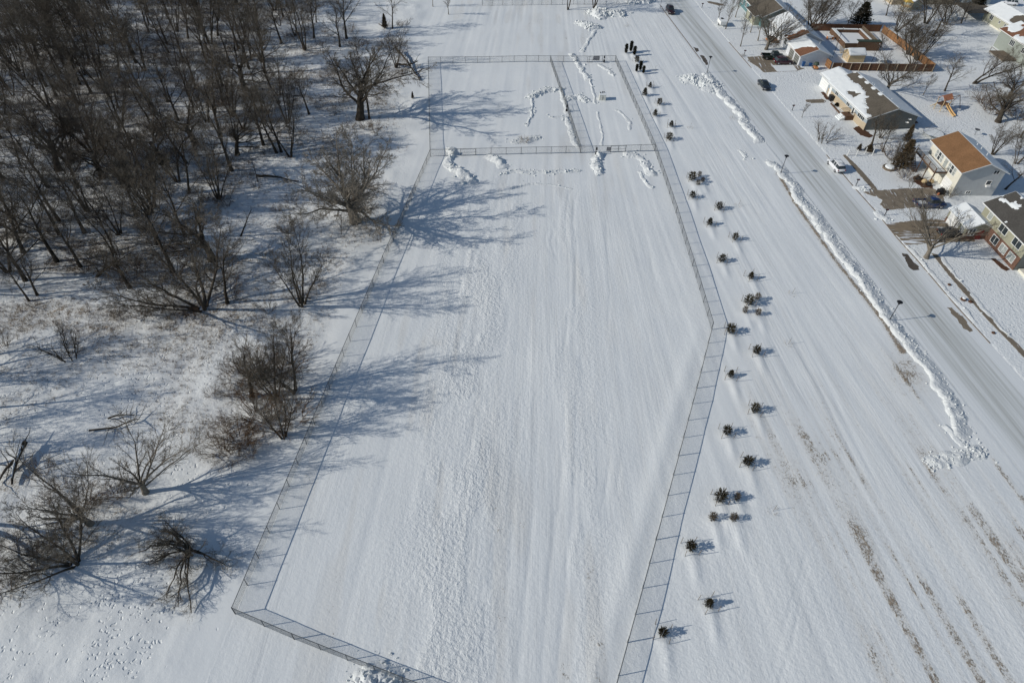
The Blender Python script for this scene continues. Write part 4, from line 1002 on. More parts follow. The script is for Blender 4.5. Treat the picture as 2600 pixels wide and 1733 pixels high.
# the mass of the wood
GW = 'bare trees massed in the shaded wood'
LW = 'bare grey brown tree massed among its neighbours in the shaded wood'
traced = [(330, 730), (290, 640), (400, 620), (470, 600), (150, 560), (215, 590), (60, 640), (20, 690), (440, 690), (540, 660)] + Z15((220, 730), (120, 880), (1000, 890), (1400, 980), (1540, 935), (1370, 1100), (650, 1500), (540, 1567), (900, 1567), (1150, 1567), (2045, 790), (2000, 330), (2310, 550), (560, 680), (720, 960), (1370, 300), (940, 410), (1640, 1110)) \
  + Z13((235, 400), (60, 570), (60, 415), (450, 460), (70, 1335), (190, 1405), (235, 1400)) \
  + Z12((440, 150), (945, 65), (1130, 155), (1385, 400), (1400, 340), (1380, 235), (1250, 420), (2010, 250), (235, 1010), (270, 1200), (345, 1145), (170, 570), (1740, 210), (20, 270))
def wlab(x, y):
    k = dict(up='straight trunked', fo='forked', mu='many stemmed', br='wide crowned')[kk_[:2]]
    zn = 'near the clearing' if y < 108 else ('in the middle' if y < 150 else 'in the far part')
    return k + ' bare tree massed among its neighbours ' + zn + ' of the wood', 'bare_tree', 'tree', k + ' bare trees ' + zn + ' of the wood'
placed = []
keys = ['up0', 'up1', 'up2', 'up3', 'fork0', 'fork1', 'up0', 'up2', 'multi0', 'multi1', 'broad1']
for p in traced:
    x, y, z = G(*p); placed.append((x, y))
    small = p[1] > 740
    kk_ = RS.choice(keys); tree(kk_, (x, y, z), RS.uniform(8, 10.5) if small else RS.uniform(12.5, 17), *wlab(x, y), wide=RS.uniform(1.0, 1.25), tilt=(RS.uniform(-.08, .08), RS.uniform(-.14, .05)))
for t in T_[:27]: placed.append(G(*t[1])[:2])
WOOD = W2((-420, 800), (-60, 780), (120, 740), (300, 740), (430, 700), (560, 590), (690, 470), (720, 350), (760, 250), (700, 160), (820, 120), (960, 130), (900, 90), (740, 60), (760, 10), (700, -60), (-900, -60))
HOLES = [(W2(p)[0], r) for p, r in (((690, 330), 4), ((590, 200), 5), ((300, 500), 3.5), ((690, 480), 6), ((720, 130), 4), ((700, 580), 6), ((800, 470), 5), ((840, 200), 5))]
rr = random.Random(21); n_wood = 0; tries = 0
x0, x1 = WOOD[:, 0].min(), WOOD[:, 0].max(); y0, y1 = WOOD[:, 1].min(), WOOD[:, 1].max()
while n_wood < 238 and tries < 12000:
    tries += 1; x, y = rr.uniform(x0, x1), rr.uniform(y0, y1)
    if not bool(inpoly(np.array([x]), np.array([y]), WOOD)[0]): continue
    if x < -0.8 * (y + 20) - 22: continue
    if any(math.dist((x, y), c) < r for c, r in HOLES): continue
    dmin = 3.3 + 2.6 * float(vn(x / 11, y / 11, 4))
    if any((x - a) ** 2 + (y - b) ** 2 < dmin * dmin for a, b in placed): continue
    placed.append((x, y)); n_wood += 1
    kk_ = rr.choice(keys); tree(kk_, (x, y, float(gh(x, y))), rr.uniform(11, 17), *wlab(x, y), wide=rr.uniform(.95, 1.2), tilt=(rr.uniform(-.1, .1), rr.uniform(-.15, .08)))
# brush clumps
def blab(x, y):
    zn = 'around the snowy clearing' if y < 75 else ('along the near side of the wood' if y < 108 else ('inside the middle of the wood' if y < 150 else 'in the far part of the wood'))
    return 'low brown leafless brush clump ' + zn, 'brush_clump', 'shrub', 'leafless brush clumps ' + zn
BR = Z13((780, 1240), (870, 1180), (700, 1300), (640, 300), (860, 300), (1190, 250), (1330, 240), (930, 560), (1330, 690), (1200, 640), (1010, 1180), (1100, 1200)) + Z12((1290, 1340), (1250, 430), (880, 290), (1900, 260), (2080, 330), (600, 100), (480, 230), (620, 330), (1080, 1350), (1600, 1350), (1760, 1330), (1500, 1450), (1850, 1400), (2120, 1150), (1950, 950), (320, 1250)) \
  + Z16((30, 70), (640, 130), (1950, 500), (2130, 480), (2280, 530), (2060, 870), (2250, 960), (2150, 1060), (400, 1200), (580, 1330), (1050, 1430), (1120, 1400), (420, 1480), (800, 1500), (900, 1490), (2300, 1050)) \
  + Z17((300, 380), (400, 480), (250, 540), (60, 720), (1450, 420), (1660, 400), (120, 300), (460, 300)) + Z14((200, 380), (310, 290), (300, 560), (380, 1180), (560, 1080), (120, 1290)) + Z15((1400, 1200), (1500, 700), (2200, 1100))
for i, p in enumerate(BR):
    tree('brush%d' % (i % 3), G(*p), RS.uniform(1.2, 2.6), *blab(*G(*p)[:2]), wide=RS.uniform(.9, 1.4))
for i, (x, y) in enumerate([(rr.uniform(-110, -22), rr.uniform(75, 190)) for _ in range(210)]):
    if x > fx(y) - 3 or not bool(inpoly(np.array([x]), np.array([y]), WOOD)[0]): continue
    tree('brush%d' % (i % 3), (x, y, float(gh(x, y))), rr.uniform(.9, 2.4), *blab(x, y), wide=rr.uniform(.9, 1.5))
for p_, h_, lab_ in (((610, 1120), 3.4, 'brown brush at the lower left of the fence side thicket'), ((560, 1150), 2.4, 'outermost low brush left of the fence side thicket'), ((680, 990), 4.0, 'brush filling the middle of the fence side thicket'), ((730, 940), 3.4, 'brush at the upper right of the fence side thicket'),
                     ((650, 1060), 3.8, 'dense brown brush in the heart of the fence side thicket'), ((750, 1060), 3.4, 'brush nearest the fence in the fence side thicket'), ((600, 960), 2.8, 'brush left of the thin tree in the fence side thicket'),
                     ((440, 700), 3.2, 'brush in the shade behind the big sprawling tree'), ((330, 700), 3.0, 'brush left of the big sprawling tree'), ((400, 790), 2.6, 'brush under the left limbs of the big sprawling tree'), ((470, 640), 3.2, 'brush above the big sprawling tree')):
    tree('brush%d' % RS.randint(0, 2), G(*p_), h_, lab_, name='brush_clump', cat='shrub', wide=1.5)
tree('brush1', G(650, 940), 3.6, 'tall dense brush at the upper left of the fence side thicket', name='brush_clump', cat='shrub', wide=1.3)
tree('brush0', G(700, 1080), 4.2, 'darkest tall brush at the bottom of the fence side thicket', name='brush_clump', cat='shrub', wide=1.3)
tree('brush2', G(2500, 260), 3.6, 'long brown hedge like brush at right above the swing set yard', name='brush_clump', cat='shrub', wide=1.9)
tree('brush1', G(2515, 285), 3.4, 'lower brown brush joining the big tangled tree at the right edge', name='brush_clump', cat='shrub', wide=1.6)
tree('brush2', G(2585, 300), 3.6, 'brown brush touching the right edge of the photo beside the tangled tree', name='brush_clump', cat='shrub', wide=1.6)

# fallen trunks and logs
def log(label, pts, r, snowy=True, branches=6, seed=0):
    rs = np.random.RandomState(seed); P = np.array([G(*p[:2], p[2]) for p in pts])
    o0 = P[0].copy(); root = empty('fallen_tree', tuple(o0), label, 'fallen tree', 'fallen trees and logs')
    t = np.linspace(0, 1, 9); cs = np.linspace(0, 1, len(P)); pp = np.stack([np.interp(t, cs, P[:, i]) for i in range(3)], -1) - o0
    pp += rs.normal(0, .06, pp.shape); g = [(pp[None], (r * np.linspace(1, .4, 9))[None])]
    v, f = tubes(g[0][0], g[0][1], 7); link(bpy.data.objects.new('trunk', mesh_np('log', v, f, M['bark'], True)), root)
    B = []; RB = []
    for i in range(branches):
        s = rs.uniform(.2, 1); q = np.array([np.interp(s, t, pp[:, k]) for k in range(3)]); d = rs.normal(0, 1, 3); d[2] = abs(d[2]) * .6; d /= np.linalg.norm(d)
        L = rs.uniform(1.2, 3.2); B.append([q + d * L * j / 4 + rs.normal(0, .12, 3) * j / 4 for j in range(5)]); RB.append(r * .35 * np.linspace(1, .25, 5))
    for q_, r_ in zip(B, RB):
        v, f = tubes(np.array([q_]), np.array([r_]), 4); link(bpy.data.objects.new('branch', mesh_np('logbranch', v, f, M['bark'])), root)
    if snowy:
        v, f = tubes((pp + [0, 0, r * .5])[None, 1:8:1][:, ::2], (r * .62 * np.linspace(1, .4, 4))[None], 6); link(bpy.data.objects.new('snow_cap', mesh_np('logsnow', v, f, M['snow'], True)), root)
log('long fallen trunk sloping down to the west pen corner', [tuple(Z13((1280, 480))[0]) + (1.3,), tuple(Z13((1390, 590))[0]) + (.8,), tuple(Z13((1500, 740))[0]) + (.2,)], .28, False, 14, 1)
log('dark splintered fallen trunk crossing the others at the pen corner', [tuple(Z13((1290, 600))[0]) + (.5,), tuple(Z13((1400, 640))[0]) + (1.0,), tuple(Z13((1490, 610))[0]) + (1.3,)], .26, False, 14, 2)
log('thin snowy fallen limb lowest in the jumble at the pen corner', [tuple(Z13((1330, 700))[0]) + (.4,), tuple(Z13((1420, 680))[0]) + (.6,), tuple(Z13((1510, 740))[0]) + (.3,)], .16, True, 10, 3)
log('dark log lying beside the short snag', [tuple(Z14((10, 60))[0]) + (.4,), tuple(Z14((180, 75))[0]) + (.5,), tuple(Z14((390, 110))[0]) + (.2,)], .24, False, 4, 4)
log('snow covered dead trunk leaning at the far left edge of the clearing', [tuple(Z16((270, 970))[0]) + (.9,), tuple(Z16((180, 1130))[0]) + (.8,), tuple(Z16((120, 1330))[0]) + (.4,)], .3, True, 7, 5)
log('long dark dead trunk at the left frame edge beside the snowy one', [tuple(Z16((160, 1130))[0]) + (.7,), tuple(Z16((80, 1200))[0]) + (.6,), tuple(Z16((-20, 1310))[0]) + (.3,)], .22, False, 5, 6)
log('brushy fallen log lying across the clearing above the open crowned tree', [tuple(Z16((820, 830))[0]) + (.3,), tuple(Z16((1080, 800))[0]) + (.3,), tuple(Z16((1290, 720))[0]) + (.3,)], .13, False, 14, 7)
log('thin fallen limb in the clearing just above the longer brushy log', [tuple(Z16((1000, 720))[0]) + (.3,), tuple(Z16((1130, 690))[0]) + (.3,), tuple(Z16((1250, 685))[0]) + (.2,)], .12, False, 9, 8)
log('curved fallen limb on the snow below the pale cottonwood', [tuple(Z14((730, 465))[0]) + (1.2,), tuple(Z14((790, 470))[0]) + (1.2,), tuple(Z14((785, 600))[0]) + (.2,)], .1, False, 6, 9)

# split tree whose limbs droop to the snow (lower left)
def split_tree():
    base = np.array(G(487, 1404)); root = empty('split_tree', tuple(base), 'split tree with one half upright and drooping limbs sprawled on the snow', 'tree')
    rs = np.random.RandomState(5)
    def limbs(ends, r, seg=7):
        P = []
        for e, top in ends:
            q = np.array(G(*e, .15)) - base; t = np.linspace(0, 1, seg)[:, None]
            a = q[None] * t; a[:, 2] = (q[2] * t[:, 0]) + 4 * top * t[:, 0] * (1 - t[:, 0]); a[:, 2] += .5 * (1 - t[:, 0])
            a[1:-1] += rs.normal(0, .12, (seg - 2, 3)); P.append(a)
        return np.array(P), np.tile(r * np.linspace(1, .3, seg), (len(P), 1))
    down = limbs([(Z17((1760, 930))[0], .8), (Z17((1640, 860))[0], 1.0), (Z17((1530, 790))[0], .9), (Z17((1700, 700))[0], .7), (Z17((2080, 500))[0], .9), (Z17((1400, 480))[0], .6), (Z17((1950, 470))[0], .9)], .13)
    up = limbs([(Z17((1500, 300))[0], 1.4), (Z17((1600, 220))[0], 1.6), (Z17((1280, 370))[0], 1.2), (Z17((1480, 200))[0], 2.0)], .14)
    # upright half: reach for the sky
    st = dict(n=3, seg=7, len=5.5, wander=.08, tip=.15); g = grow(3, st, [], .14, (-.35, .25), .45)
    allp = np.concatenate([down[0], up[0]]); allr = np.concatenate([down[1], up[1]])
    v, f = tubes(allp, allr, 5); v2, f2 = tubes(g[0][0], g[0][1], 5)
    link(bpy.data.objects.new('trunk', mesh_np('split_trunk', np.vstack([v, v2]), np.vstack([f, f2 + len(v)]), M['bark'], True)), root)
    def kids(pp, pr, c, ln, rmin):
        n, k, _ = pp.shape; P = []; Rr = []
        for i in range(n):
            for j in range(c):
                s = rs.uniform(.25, .98) * (k - 1); a = int(s); fr = s - a; q = pp[i, a] * (1 - fr) + pp[i, min(a + 1, k - 1)] * fr
                d = pp[i, min(a + 1, k - 1)] - pp[i, a]; d = d / (np.linalg.norm(d) + 1e-9) + rs.normal(0, .5, 3); d /= np.linalg.norm(d)
                if q[2] + d[2] * ln < -.1: d[2] = abs(d[2]) * .3
                L = ln * rs.uniform(.5, 1.1); P.append([q + d * L * m / 4 + np.array([0, 0, -.06 * m * 0]) + rs.normal(0, .04, 3) * m for m in range(5)]); Rr.append(np.maximum(pr[i, a] * .5 * np.linspace(1, .35, 5), rmin))
        return np.array(P), np.array(Rr)
    src = [(allp, allr), (g[0][0][:, ::1][:, :7], g[0][1][:, :7])]
    Vs, Fs, nv = [], [], 0
    for pp, pr in src:
        a = kids(pp, pr, 9, 1.9, .014); b_ = kids(*a, 5, .9, .009); c_ = kids(*b_, 3, .5, .007)
        for q in (a, b_, c_):
            v, f = tubes(q[0], q[1], 3); Vs.append(v); Fs.append(f + nv); nv += len(v)
    link(bpy.data.objects.new('crown', mesh_np('split_crown', np.vstack(Vs), np.vstack(Fs), M['twig'])), root)
split_tree()

# undergrowth: blades and weed stalks nobody could count
def blades(name, n, xr_, yr_, accept, mat, hh=(.15, .45), per=6, seed=0, label=None):
    rs = np.random.RandomState(seed); x = rs.uniform(*xr_, n * 4); y = rs.uniform(*yr_, n * 4)
    a = accept(x, y) > rs.rand(n * 4); x, y = x[a][:n], y[a][:n]; z = gh(x, y); m = len(x)
    x, y, z = [np.repeat(v, per) for v in (x, y, z)]; k = m * per
    x = x + rs.normal(0, .10, k); y = y + rs.normal(0, .10, k)
    an = rs.uniform(0, 6.28, k); hgt = rs.uniform(*hh, k); w = rs.uniform(.008, .02, k); lx = rs.normal(0, .6, k) * hgt; ly = rs.normal(0, .6, k) * hgt
    A = np.stack([x - np.cos(an) * w, y - np.sin(an) * w, z - .03], -1); B = np.stack([x + np.cos(an) * w, y + np.sin(an) * w, z - .03], -1); C = np.stack([x + lx, y + ly, z + hgt], -1)
    V = np.stack([A, B, C], 1).reshape(-1, 3); me = mesh_np(name, V, np.arange(len(V)).reshape(-1, 3), mat)
    o = bpy.data.objects.new(name, me); link(o); meta(o, label, 'undergrowth', kind='stuff')
blades('undergrowth', 60000, (-150, -18), (50, 215), lambda x, y: np.clip(sample(brown, x, y) * 1.5 - .35, 0, 1) * (x < fx(y) - 2), M['brush'], (.15, .6), 7, 3, 'brown weed stalks and leaf litter under the wood')
blades('dry_grass', 9000, (28, 62), (20, 120), lambda x, y: np.clip(sample(brown, x, y) * 1.3 - .3, 0, 1) * (x < xl(y) - 3) * (x > fe(y)), M['drygrass'], (.04, .14), 5, 4, 'dry grass tips showing through the snow strip by the street')

# ------------------------------------------------------------------ saplings
def needle_mesh(name, seed, H, Rr, whorls, nb, tufts, nl, mat, shape='cone', per=10):
    rs = np.random.RandomState(seed); V = []
    for w_ in range(whorls):
        t = (w_ + .4) / whorls
        if shape == 'cone': rad = Rr * (1 - t) ** .75 + .05 * Rr
        elif shape == 'round': rad = Rr * math.sqrt(max(.05, 1 - (2 * t - .8) ** 2 / 1.6))
        else: rad = Rr * (1 - abs(t - .45) ** 2.2 * 2.2)
        for b_ in range(nb):
            az = 6.283 * (b_ + rs.rand()) / nb; L = rad * rs.uniform(.65, 1.15); up = rs.uniform(.15, .6) if shape != 'col' else rs.uniform(.8, 1.6)
            d = np.array([math.cos(az), math.sin(az), up]); d /= np.linalg.norm(d)
            for j in range(tufts):
                q = np.array([0, 0, H * t * .92 + .06]) + d * L * (.3 + .7 * (j + rs.rand() * .5) / tufts)
                nd = rs.normal(0, .55, (per, 3)) + d; nd /= np.linalg.norm(nd, axis=1, keepdims=True)
                e = q + nd * nl * rs.uniform(.6, 1.2, (per, 1)); sd = np.cross(nd, rs.normal(0, 1, (per, 3))); sd /= np.linalg.norm(sd, axis=1, keepdims=True)
                V.append(np.stack([q - sd * nl * .12 + 0 * e, q + sd * nl * .12 + 0 * e, e], 1).reshape(-1, 3))
    V = np.vstack(V); return mesh_np(name, V, np.arange(len(V)).reshape(-1, 3), M[mat])
def trunk_mesh(name, H, r): 
    v, f = tubes(np.array([[(0, 0, -.1), (0, 0, H * .5), (0.01, 0, H * .92)]], float), np.array([[r, r * .7, r * .2]]), 6); return mesh_np(name, v, f, M['bark'], True)
CON = {}
for i in range(3): CON['pine%d' % i] = (trunk_mesh('st', 1.3, .035), needle_mesh('pc%d' % i, 200 + i, 1.35, .70, 8, 8, 4, .18, 'pine', 'round', 9), 1.45)
for i in range(2): CON['spruce%d' % i] = (trunk_mesh('st', 1.3, .035), needle_mesh('sc%d' % i, 210 + i, 1.5, .62, 11, 9, 4, .14, 'pine', 'cone', 9), 1.55)
CON['juniper'] = (trunk_mesh('st', 2.2, .05), needle_mesh('jc', 220, 2.5, .78, 15, 10, 4, .2, 'juniper', 'col', 9), 2.7)
CON['ball'] = (trunk_mesh('st', .9, .03), needle_mesh('bc', 230, .95, .45, 8, 9, 3, .11, 'cedar', 'round', 9), 1.0)
CON['big'] = (trunk_mesh('st', 6.5, .16), needle_mesh('gc', 240, 7, 2.4, 20, 13, 6, .42, 'juniper', 'cone', 8), 7.4)
CON['cedar'] = (trunk_mesh('st', 6.5, .16), needle_mesh('cc', 241, 7, 2.1, 22, 14, 6, .36, 'cedar', 'cone', 8), 7.4)
def conifer(key, loc, h, label, name='sapling', cat='sapling', group='young evergreens planted in the snow strip', wide=1.0):
    t, c, top = CON[key]; s = h / top; e = bpy.data.objects.new(name, None); e.location = loc; e.scale = (s * wide, s * wide, s); e.rotation_euler = (0, 0, RS.uniform(0, 6.28)); link(e)
    meta(e, label, cat, group); link(bpy.data.objects.new('trunk', t), e); link(bpy.data.objects.new('crown', c), e); return e

# guard: four stakes joined by thin wire netting
def guard_proto():
    st = MB(); st.bar((0, 0, -.15), (0.0, 0, 1.25), .03, 5); sm = st.build('stake', M['greywood']); me = sm.data; bpy.data.objects.remove(sm)
    WV, WF, nv = [], [], 0; c = [(.8, .8), (-.8, .8), (-.8, -.8), (.8, -.8)]
    segs = []
    for i in range(4):
        a, b_ = c[i], c[(i + 1) % 4]
        for z_ in (.12, .55, 1.05): segs.append(((*a, z_), (*b_, z_)))
        for k in range(1, 8):
            x_, y_ = a[0] + (b_[0] - a[0]) * k / 8, a[1] + (b_[1] - a[1]) * k / 8; segs.append(((x_, y_, .05), (x_, y_, 1.05)))
    v, f = tubes(np.array(segs, float), np.full((len(segs), 2), .0028), 3); return me, mesh_np('netting', v, f, M['wire'])
STK, NET = guard_proto()
def guard(loc, rz, label, n=4):
    e = bpy.data.objects.new('tree_guard', None); e.location = loc; e.rotation_euler = (0, 0, rz); link(e); meta(e, label, 'tree guard', 'stake and wire guards around the saplings')
    for i, (x_, y_) in enumerate(((.8, .8), (-.8, .8), (-.8, -.8), (.8, -.8))[:n]):
        o = link(bpy.data.objects.new('stake', STK), e); o.location = (x_, y_, 0); o.rotation_euler = (RS.uniform(-.06, .06), RS.uniform(-.06, .06), 0)
    link(bpy.data.objects.new('netting', NET), e)
for key, p, h, lab, gd in SP:
    conifer(key, G(*p), h, lab, wide=RS.uniform(.95, 1.15))
    if gd:
        x, y, z = G(*p); guard((x, y, z), RS.uniform(-.3, .3), 'wire guard of the ' + lab.replace(' caged', ''))
# lone staked twigs
for p, lab in ((Z9((2080, 325))[0], 'brown staked twig right of the caged pines near the upper field fence'), (Z3((218, 1135))[0], 'lone staked twig in the strip level with the second pine cluster'), (Z19((185, 25))[0], 'lone brown staked tuft below the second pine cluster'),
               ((1962, 1297), 'pale staked tuft right of the lowest pine cluster'), (Z8((1312, 648))[0], 'tiny staked twig right of the second juniper trio'), (Z8((1635, 1178))[0], 'tiny leaning staked twig right of the caged spruce'), (Z8((1055, 242))[0], 'tiny staked twig above the three junipers near the top'), (Z8((2020, 1088))[0], 'small fallen twig stake between pines and street')):
    x, y, z = G(*p); r = empty('staked_twig', (x, y, z), lab, 'sapling', 'staked twigs in the snow strip')
    b = MB(); b.bar((0, 0, -.1), (.18, .1, 1.25), .02, 5); b.build('stake', M['greywood'], r)
    g = grow(int(p[0]), dict(n=9, seg=3, len=.5, wander=.1, tip=.3), [lv(4, .5, .5, .6, 2, .2, rmin=.006)], .012, (0, 0), .9)
    v, f = tubes(np.concatenate([g[1][0]]), g[1][1], 3); v2, f2 = tubes(g[0][0], g[0][1], 3)
    link(bpy.data.objects.new('twigs', mesh_np('tw', np.vstack([v, v2]), np.vstack([f, f2 + len(v)]), M['drygrass'])), r)
conifer('big', G(2181, 66), 7.0, 'dark evergreen tree outside the back corner of the fenced yard', 'evergreen_tree', 'tree', None, 1.5)
conifer('big', G(2472, 30), 8.0, 'blackish evergreen tree beside the blue grey house at top right', 'evergreen_tree', 'tree', None, 1.1)
conifer('cedar', G(2285, 425), 6.8, 'tall brown cedar between the blue grey house and the deck', 'evergreen_tree', 'tree', None, 1.15)
conifer('cedar', G(2300, 360), 4.4, 'narrow brown cedar against the shaded gable of the blue grey house', 'evergreen_tree', 'tree', None, .8)
conifer('cedar', G(2180, 381), 1.6, 'low green brown juniper behind the white post fence, left one', 'shrub', 'shrub', None, 1.3)
conifer('cedar', G(2205, 384), 1.7, 'low spreading juniper behind the white post fence, right one', 'shrub', 'shrub', None, 2.3)
conifer('big', G(*Z5((975, 880))[0]), 1.8, 'snow dusted little evergreen in front of the white garage door', 'shrub', 'shrub', None, 1.2)
conifer('big', G(*Z22((560, 800))[0]), .9, 'low green shrub in the bed under the blue grey house front', 'shrub', 'shrub', None, 2.4)
conifer('big', G(*Z22((745, 985))[0]), 1.3, 'dark shrub at the left of the blue grey house steps', 'shrub', 'shrub', None, 1.3)
conifer('cedar', G(*Z13((1440, 905))[0]), 1.8, 'tiny brown juniper standing in the shadow by the west pen', 'shrub', 'shrub', None, .8)
conifer('cedar', G(*Z13((1185, 262))[0]), 4.2, 'brownish young cedar beside the bushy bare tree at top', 'evergreen_tree', 'tree', None, .8)
tree('brush0', G(*Z8((110, 1300))[0]), 1.1, 'patch of brown dry brush poking out of the west pen mound', name='brush_clump', cat='shrub', wide=1.6)

# ------------------------------------------------------------------ street lamps, mailboxes
def lamp(p, label):
    r = empty('street_lamp', G(*p), label, 'street lamp', 'black street lamps on the west kerb')
    b = MB(); b.lathe((0, 0, -.2), [(.11, 0), (.11, .5), (.06, .6), (.05, 3.6)], 8); b.build('pole', M['black'], r)
    b = MB(); b.lathe((0, 0, 3.4), [(.06, 0), (.14, .06), (.15, .3), (.1, .36)], 10); b.build('lamp_housing', M['black'], r)
    b = MB(); b.lathe((0, 0, 3.76), [(.1, 0), (.42, .06), (.44, .12), (.3, .2), (.06, .26)], 14); b.build('lamp_shade', M['black'], r)
lamp((2257.1, 814.2), 'nearest black street lamp with a disc shaped head on the snow bank')
lamp((1981.8, 440.5), 'middle black street lamp at the head of the long snow bank')
lamp((1795.2, 184.5), 'farthest black street lamp beside the broad rubble heap')
r = empty('street_pole', G(1676, 22), 'tall thin grey pole beside the dark sport utility car at the top', 'pole')
b = MB(); b.bar((0, 0, -.2), (0, 0, 6.0), .05, 6); b.build('pole', M['steel'], r); b = MB(); b.box(-.15, .15, -.12, .12, 6, 6.2); b.build('cap', M['black'], r)
def mailbox(p, label, h=1.15, mat='black', rz=0.1):
    r = empty('mailbox', G(*p), label, 'mailbox', 'kerbside mailboxes', rz)
    b = MB(); b.box(-.05, .05, -.05, .05, -.1, h); b.build('post', M['greywood'] if mat != 'black' else M['black'], r)
    b = MB(); secs = []
    for x_ in (-.28, .28): secs.append([(x_, -.11, h), (x_, .11, h), (x_, .11, h + .13)] + [(x_, .11 * math.cos(a), h + .13 + .11 * math.sin(a)) for a in (.5, 1.0, 1.57, 2.1, 2.6)] + [(x_, -.11, h + .13)])
    b.loft(secs); b.build('box', M['black'], r); b = MB(); b.box(-.1, .12, -.13, -.115, h + .12, h + .2); b.build('flag', M['tail'], r)
mailbox((1782, 21), 'black mailbox opposite the dark sport utility car at the top')
mailbox((1889, 141), 'mailbox in a small brown bush at the north side of the first bare driveway')
mailbox((2011, 281), 'mailbox on the snow by the shrub tree in front of the blue grey house')
mailbox((2172.5, 472), 'black curved post mailbox on the kerb south of the white car', 1.3)
mailbox((2246, 547), 'dark mailbox on the snow heap between the two lower driveways')
tree('brush0', G(1886, 144), .8, 'small brown bush around the mailbox of the white house', name='brush_clump', cat='shrub', wide=1.2)
for p, lab in ((Z3((1665, 1050))[0], 'small dark hydrant stub in the kerb snow, upper one'), (Z3((2070, 1492))[0], 'brown lump of turned earth in the kerb snow at lower right')):
    r = empty('kerb_stub', G(*p), lab, 'kerb stub'); b = MB(); b.lathe((0, 0, -.05), [(.22, 0), (.3, .12), (.2, .22), (.06, .3)], 9); b.build('body', M['litter'], r); b = MB(); b.lathe((0.05, 0, .2), [(.05, 0), (.05, .12), (.02, .14)], 6); b.build('cap', M['black'], r)
r = empty('garden_rock', G(*Z3((1795, 1185))[0]), 'cluster of brown stones half covered in snow by the pavement', 'stones')
b = MB(); b.lathe((0, 0, -.1), [(.5, 0), (.45, .3), (.25, .42), (.02, .45)], 7); b.lathe((.9, -.5, -.1), [(.4, 0), (.36, .22), (.2, .3), (.02, .33)], 6); b.build('stone', M['litter'], r)
b = MB(); b.lathe((0, 0, .3), [(.3, 0), (.25, .12), (.03, .16)], 8); b.build('snow_cap', M['snow'], r)

# ------------------------------------------------------------------ vehicles (local: +Y forward, X across)
def wheel(root, x, y, r=.36, w=.24):
    b = MB(); n = 16; secs = []
    for dx, rr_ in ((-w / 2, r * .9), (-w / 2 + .03, r), (w / 2 - .03, r), (w / 2, r * .9)):
        secs.append([(x + dx, y + rr_ * math.cos(6.2832 * i / n), r + rr_ * math.sin(6.2832 * i / n)) for i in range(n)])
    b.loft(secs); t = b.build('wheel', M['rubber'], root)
    s = 1 if x > 0 else -1; b = MB(); secs = []
    for dx, rr_ in ((0, r * .62), (.015, r * .6), (.02, r * .2)):
        secs.append([(x + s * (w / 2 + dx), y + rr_ * math.cos(6.2832 * i / n), r + rr_ * math.sin(6.2832 * i / n)) for i in range(n)])
    b.loft(secs); b.build('rim', M['rim'], t)
def sect(y, hw, z0, z1, inset=.06, c=.08):
    return [(-hw + inset, y, z0), (hw - inset, y, z0), (hw, y, z0 + .15), (hw, y, z1 - c), (hw - c, y, z1), (-hw + c, y, z1), (-hw, y, z1 - c), (-hw, y, z0 + .15)]
